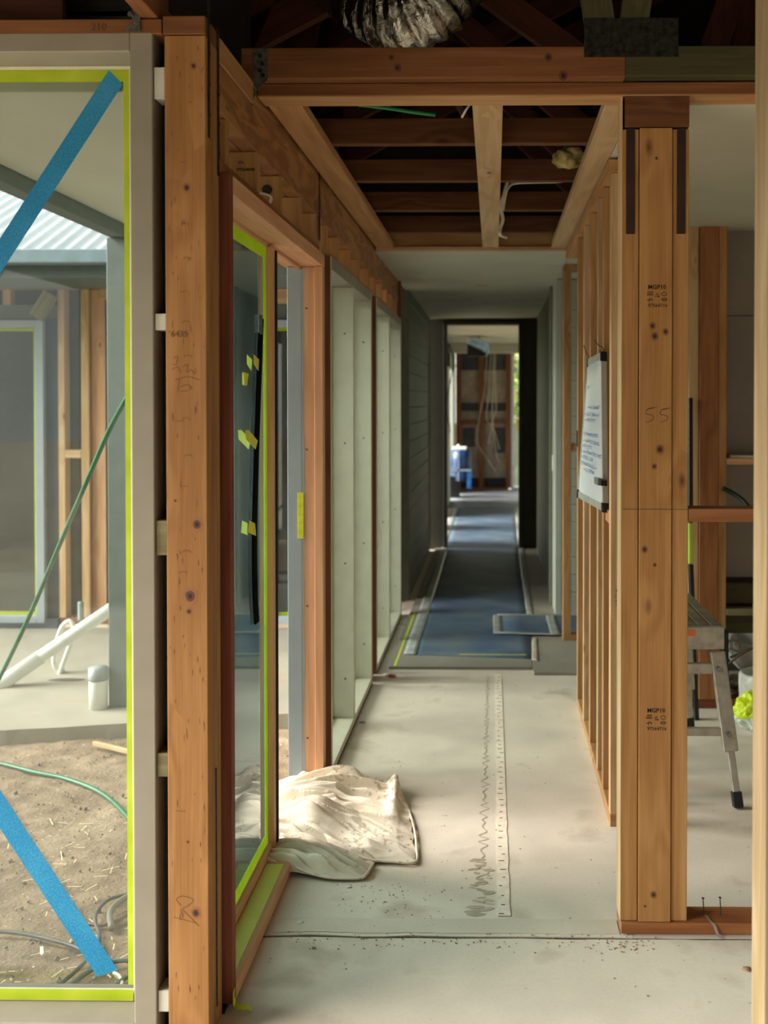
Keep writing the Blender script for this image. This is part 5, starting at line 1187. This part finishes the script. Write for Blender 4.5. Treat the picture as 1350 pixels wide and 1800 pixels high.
box('header_block', wx(177), wx(192)+.1, 6.99, 7.02, wz(526), wz(508), wood('pinepale', 'x', .8), wg2)
box('bottom_plate', wx(103), -2.365, 7.0, 7.09, -.075, -.031, wood('pinedark', 'x', .8), wg2)
box('membrane', wx(80)+.001, wx(103)-.001, 7.01, 7.10, -.09, wz(560), SARK, wg2, .002)
box('membrane', wx(183)+.001, -2.362, 7.04, 7.10, -.09, wz(535), SARK, wg2, .002)
box('membrane', wx(115), wx(142), 7.11, 7.12, -.09, wz(508), plain('greenish_cavity_wrap', srgb(44, 58, 54), .4, var=.15), wg2, 0)
box('base_flashing', -6, wx(103), 6.97, 7.0, -.10, -.035, SARK, wg2, .003)
bl = bar('timber_block', at(90, 516, Y=6.96), at(64, 558, Y=6.96), .105, .035, wood('treatpale', 'x', .8), None, .003, up=(0, 1, 0)); tag(bl, 'weathered timber offcut nailed at a slant over the corner of the wing window', 'timber')
def wingwin(idx, x0, x1, label):
    w = empty('window_%d' % idx, ((x0+x1)/2, 7, 0), label, 'window', kind='structure')
    z0, z1 = wz(1094), wz(563); t = .058
    box('frame_jamb', x0, x0+t, 6.97, 7.06, z0, z1, GREYB, w, .002); box('frame_jamb', x1-t, x1, 6.97, 7.06, z0, z1, GREYB, w, .002)
    box('frame_head', x0+t, x1-t, 6.97, 7.06, z1-.05, z1, GREYB, w, .002); box('frame_sill', x0+t, x1-t, 6.97, 7.06, z0, z0+.05, GREYB, w, .002)
    box('pane', x0+t, x1-t, 7.02, 7.025, z0+.05, z1-.05, glass('wing_window_glass', (.5, .6, .56), 2.0, .03), w, 0)
    for (a, b, c, d) in ((x0+t, x0+t+.028, z0+.05, z1-.05), (x1-t-.028, x1-t, z0+.05, z1-.05), (x0+t+.03, x1-t-.03, z0+.05, z0+.075), (x0+t+.03, x1-t-.03, z1-.075, z1-.05)):
        o = box('masking_tape', a, b, 7.014, 7.0148, c, d, LIMET, None, 0)
        sd = 'left edge' if a == x0+t else 'right edge' if b == x1-t else 'bottom edge' if d == z0+.075 else 'top edge'
        tag(o, 'lime tape on the %s of the wing window seen through the %s' % (sd, 'large window' if idx == 6 else 'door pane' if idx == 7 else 'open door'), 'tape', 'lime tape on the wing windows')
wingwin(6, -4.6, wx(80), 'blue-grey framed window of the far wing seen through the large front window')
wingwin(7, -2.36, -1.69, 'blue-grey framed window of the far wing seen through the fixed door pane')
wingwin(8, -1.61, -.95, 'blue-grey framed window of the far wing seen through the open door')
box('membrane', -1.688, -1.612, 7.03, 7.10, -.09, wz(560), SARK, wg2, .002)
box('membrane', -.949, -.82, 7.03, 7.10, -.09, wz(535), SARK, wg2, .002)
# gutter and roof of the wing
wrf = empty('wing_roof', (-3, 6.3, 2.3), 'white corrugated roof and blue-grey gutter of the far wing', 'roof', kind='structure')
box('gutter', -6.0, -2.1, 6.22, 6.34, at(100, 462, Y=6.22).z, at(100, 437, Y=6.22).z, plain('blue_grey_gutter', srgb(130, 150, 158), .4, .2), wrf, .006)
box('fascia', -6.0, -.85, 6.35, 6.38, at(100, 488, Y=6.35).z, at(100, 446, Y=6.35).z, STEELP, wrf, .002)
box('eave_soffit', -6.0, -.85, 6.38, 6.98, at(100, 488, Y=6.35).z+.0, at(100, 488, Y=6.35).z+.01, STEELP, wrf, 0)
bm = bmesh.new(); prev = None; zs = at(100, 440, Y=6.25).z
nn = 52*8
for i in range(nn+1):
    x = -6.0+(5.1)*i/nn; dz = .017*math.cos(i*2*math.pi/8)
    q = (bm.verts.new((x, 6.27, zs+dz)), bm.verts.new((x, 9.6, zs+dz+3.33*.50)))
    if prev: bm.faces.new((prev[0], q[0], q[1], prev[1]))
    prev = q
bm_obj('corrugated_sheet', bm, plain('white_corrugated_steel', srgb(190, 200, 204), .4, .1, var=.03, scale=3), wrf, (-3.4, 7.8, 3), True)
for i in range(14):
    pass
# green hose
h1 = tube('garden_hose', [(-.95, 3.2, 2.40), (-1.05, 3.3, 2.1), at(262, 628, Y=3.7), at(222, 700, Y=3.85), at(190, 760, Y=4.0), at(150, 852, Y=4.1), at(108, 950, Y=4.2), at(55, 1075, Y=4.3), at(0, 1190, Y=4.4), at(-60, 1300, Y=4.45), at(-90, 1332, Z=-.155), at(-45, 1336, Z=-.155), at(0, 1342, Z=-.155), at(60, 1357, Z=-.155), at(120, 1370, Z=-.155), at(180, 1395, Z=-.155), at(228, 1440, Z=-.155), at(262, 1500, Z=-.155), at(270, 1560, Z=-.155)], .0095, GREEN, None, 10)
tag(h1, 'green garden hose hanging from the veranda and snaking over the dirt', 'hose')
# white pipes
pp = empty('drain_pipe', (-2.9, 5.45, -.1), 'long white drain pipe leaning from the patio towards the grey post', 'pipe')
p0 = at(-40, 1232, Y=5.5); p1 = at(75, 1152, Y=5.6); p2 = at(240, 1040, Y=5.72)
bm = bmesh.new(); d = (p2-p0).normalized(); addtube(bm, [p0, p1-d*.0, p2], .036, 18, sm=False); bm_obj('pipe_barrel', bm, PVC, pp, tuple(p0), True)
bm = bmesh.new(); addtube(bm, [p0-d*.3, p0.lerp(p1, .97)], .041, 18, sm=False); bm_obj('pipe_socket', bm, PVC, pp, tuple(p0), True)
ps = empty('pipe_stub', (-2.05, 5.2, -.10), 'short white pipe stub with a grey taped cap at the foot of the grey post', 'pipe')
X0 = at(173, 1245, Z=-.10)
lathe('stub', [(.046, -.10), (.047, .05), (.046, .08)], PVC, ps, (X0.x, X0.y, 0), 24); lathe('cap', [(.048, .048), (.050, .06), (.049, .112), (.0, .114)], plain('grey_cap_tape', srgb(140, 150, 152), .4), ps, (X0.x, X0.y, 0), 24, .03)
X1 = at(196, 1240, Z=-.1)
cd = empty('white_conduit', tuple(at(104, 1184, Z=-.10)), 'bent white conduit looping out of a hole in the patio', 'conduit')
Yc = at(104, 1184, Z=-.10).y
tube('conduit_loop', [at(104, 1186, Y=Yc), at(113, 1160, Y=Yc), at(124, 1130, Y=Yc), at(130, 1105, Y=Yc), at(122, 1092, Y=Yc), at(108, 1104, Y=Yc), at(97, 1140, Y=Yc), at(95, 1165, Y=Yc), at(102, 1178, Y=Yc+.02), at(113, 1176, Y=Yc+.04)], .013, PVC, cd, 10)
tube('riser', [at(142, 1090, Y=6.8), at(142, 1070, Y=6.8), at(142, 1058, Y=6.8)], .02, plain('grey_riser', srgb(150, 158, 158), .4), cd, 10)
hl = at(118, 1195, Z=-.0995); bm = bmesh.new(); vs2 = [bm.verts.new((hl.x+.10*math.cos(a_)*(1+.3*noise.noise((a_, 0, 0))), hl.y+.035*math.sin(a_), -.099)) for a_ in [k*math.pi/8 for k in range(16)]]; bm.faces.new(vs2); bm_obj('drain_hole', bm, plain('dark_hole_soil', srgb(70, 64, 56), .9), pt, tuple(hl))
# cables on the dirt
CB = [([(-40, 1636), (30, 1640), (90, 1652), (140, 1668), (165, 1690)], .006, CABLEG, 'dark cable crossing the dirt from the left behind the lower blue tape'),
      ([(262, 1566), (228, 1571), (190, 1582), (170, 1604), (168, 1622), (174, 1640), (174, 1665)], .006, CABLEG, 'dark cable rising in a narrow loop beside the lower blue tape'),
      ([(262, 1560), (228, 1574), (204, 1590), (193, 1606), (196, 1632)], .010, plain('olive_grey_cable', srgb(120, 118, 102), .5), 'thick olive cable stub hooked into the dirt'),
      ([(262, 1588), (228, 1605), (205, 1618), (180, 1626), (155, 1624)], .006, plain('brown_cable', srgb(122, 98, 80), .5), 'brown cable running left from the window edge'),
      ([(40, 1752), (80, 1742), (115, 1722), (140, 1700), (155, 1684)], .006, CABLEG, 'dark cable passing under the end of the lower blue tape'),
      ([(100, 1754), (125, 1730), (160, 1706), (195, 1692), (228, 1688), (262, 1688)], .006, CABLEG, 'dark cable curving from the sill to the right window edge'),
      ([(110, 1752), (150, 1740), (190, 1734), (228, 1730), (262, 1722)], .006, CABLEG, 'lowest dark cable close to the window sill'),
      ([(200, 1710), (210, 1716), (214, 1730), (205, 1745)], .005, CABLEW, 'short pale cable end below the tip of the lower blue tape'),
      ([(170, 1752), (195, 1738), (215, 1722), (240, 1712)], .006, CABLEG, 'dark cable crossing the cable bundle at the bottom right corner')]
for i, (p, r, m, lab) in enumerate(CB):
    o = tube('ground_cable', [at(x, y, Z=-.150+.002*(i % 3)) for x, y in p], r, m, None, 8); tag(o, lab, 'cable', 'cables lying on the courtyard dirt')
o = prism('plastic_scrap', [at(x, y, Z=-.15) for x, y in ((70, 1665), (76, 1664), (77, 1676), (73, 1680), (70, 1676))], .002, PVC, None, 'z'); tag(o, 'small white plastic scrap on the dirt left of the lower blue tape', 'scrap')
o = bar('timber_offcut', at(165, 1306, Z=-.14), at(262, 1330, Z=-.14), .02, .018, wood('pinepale', 'x'), None); tag(o, 'thin timber offcut lying against the patio edge', 'timber')
# garden beyond the far room
fe = empty('garden_fence', (0, 20.5, -.3), 'grey paling fence beyond the far room', 'fence')
for i in range(60):
    x = -3+i*.105; box('paling', x, x+.098, 20.5, 20.52, -.3, 1.05, plain('weathered_grey_paling', srgb(120, 118, 100), .8), fe, 0)
box('paving_step', .3, 2.5, 17.1, 17.9, -.3, -.02, plain('pale_paving', srgb(206, 200, 190), .8), gd, 0)
def tree(x, y, z0, s, seed, label, cols):
    t = empty('garden_tree', (x, y, z0), label, 'tree', 'trees beyond the far room')
    tube('trunk', [(x, y, z0), (x+.05, y, z0+s*.5), (x-.03, y, z0+s)], .06, plain('bark', srgb(96, 80, 64), .9), t)
    for ci, cc in enumerate(cols):
        bm = bmesh.new(); rr = random.Random(seed+ci)
        for k in range(1800):
            d = Vector((rr.gauss(0, 1), rr.gauss(0, 1), rr.gauss(0, 1))).normalized()*rr.uniform(.5, 1); c = Vector((x+d.x*s*.62, y+d.y*s*.5, z0+s*.95+d.z*s*.75))
            a = Vector((rr.gauss(0, 1), rr.gauss(0, 1), rr.gauss(0, 1))).normalized()*.06; b = a.orthogonal().normalized()*.03
            bm.faces.new([bm.verts.new(c-a), bm.verts.new(c+b), bm.verts.new(c+a), bm.verts.new(c-b)])
        f = bm_obj('foliage', bm, plain('leaf_%d' % int(cc[0]*1000), cc, .6, var=.2), t, (x, y, z0+s)); f['kind'] = 'stuff'
G1, G2, G3 = srgb(96, 140, 50), srgb(170, 178, 70), srgb(190, 150, 60)
tree(1.6, 22.6, -.3, 2.2, 1, 'leafy green tree behind the fence right of the end wall', (G1, G2)); tree(-2.4, 22.6, -.3, 2.1, 5, 'leafy green tree behind the fence left of the end wall', (G1, G2))
tree(.6, 27.5, -.3, 3.2, 9, 'yellow tinged taller tree further back in the garden', (G2, G3))
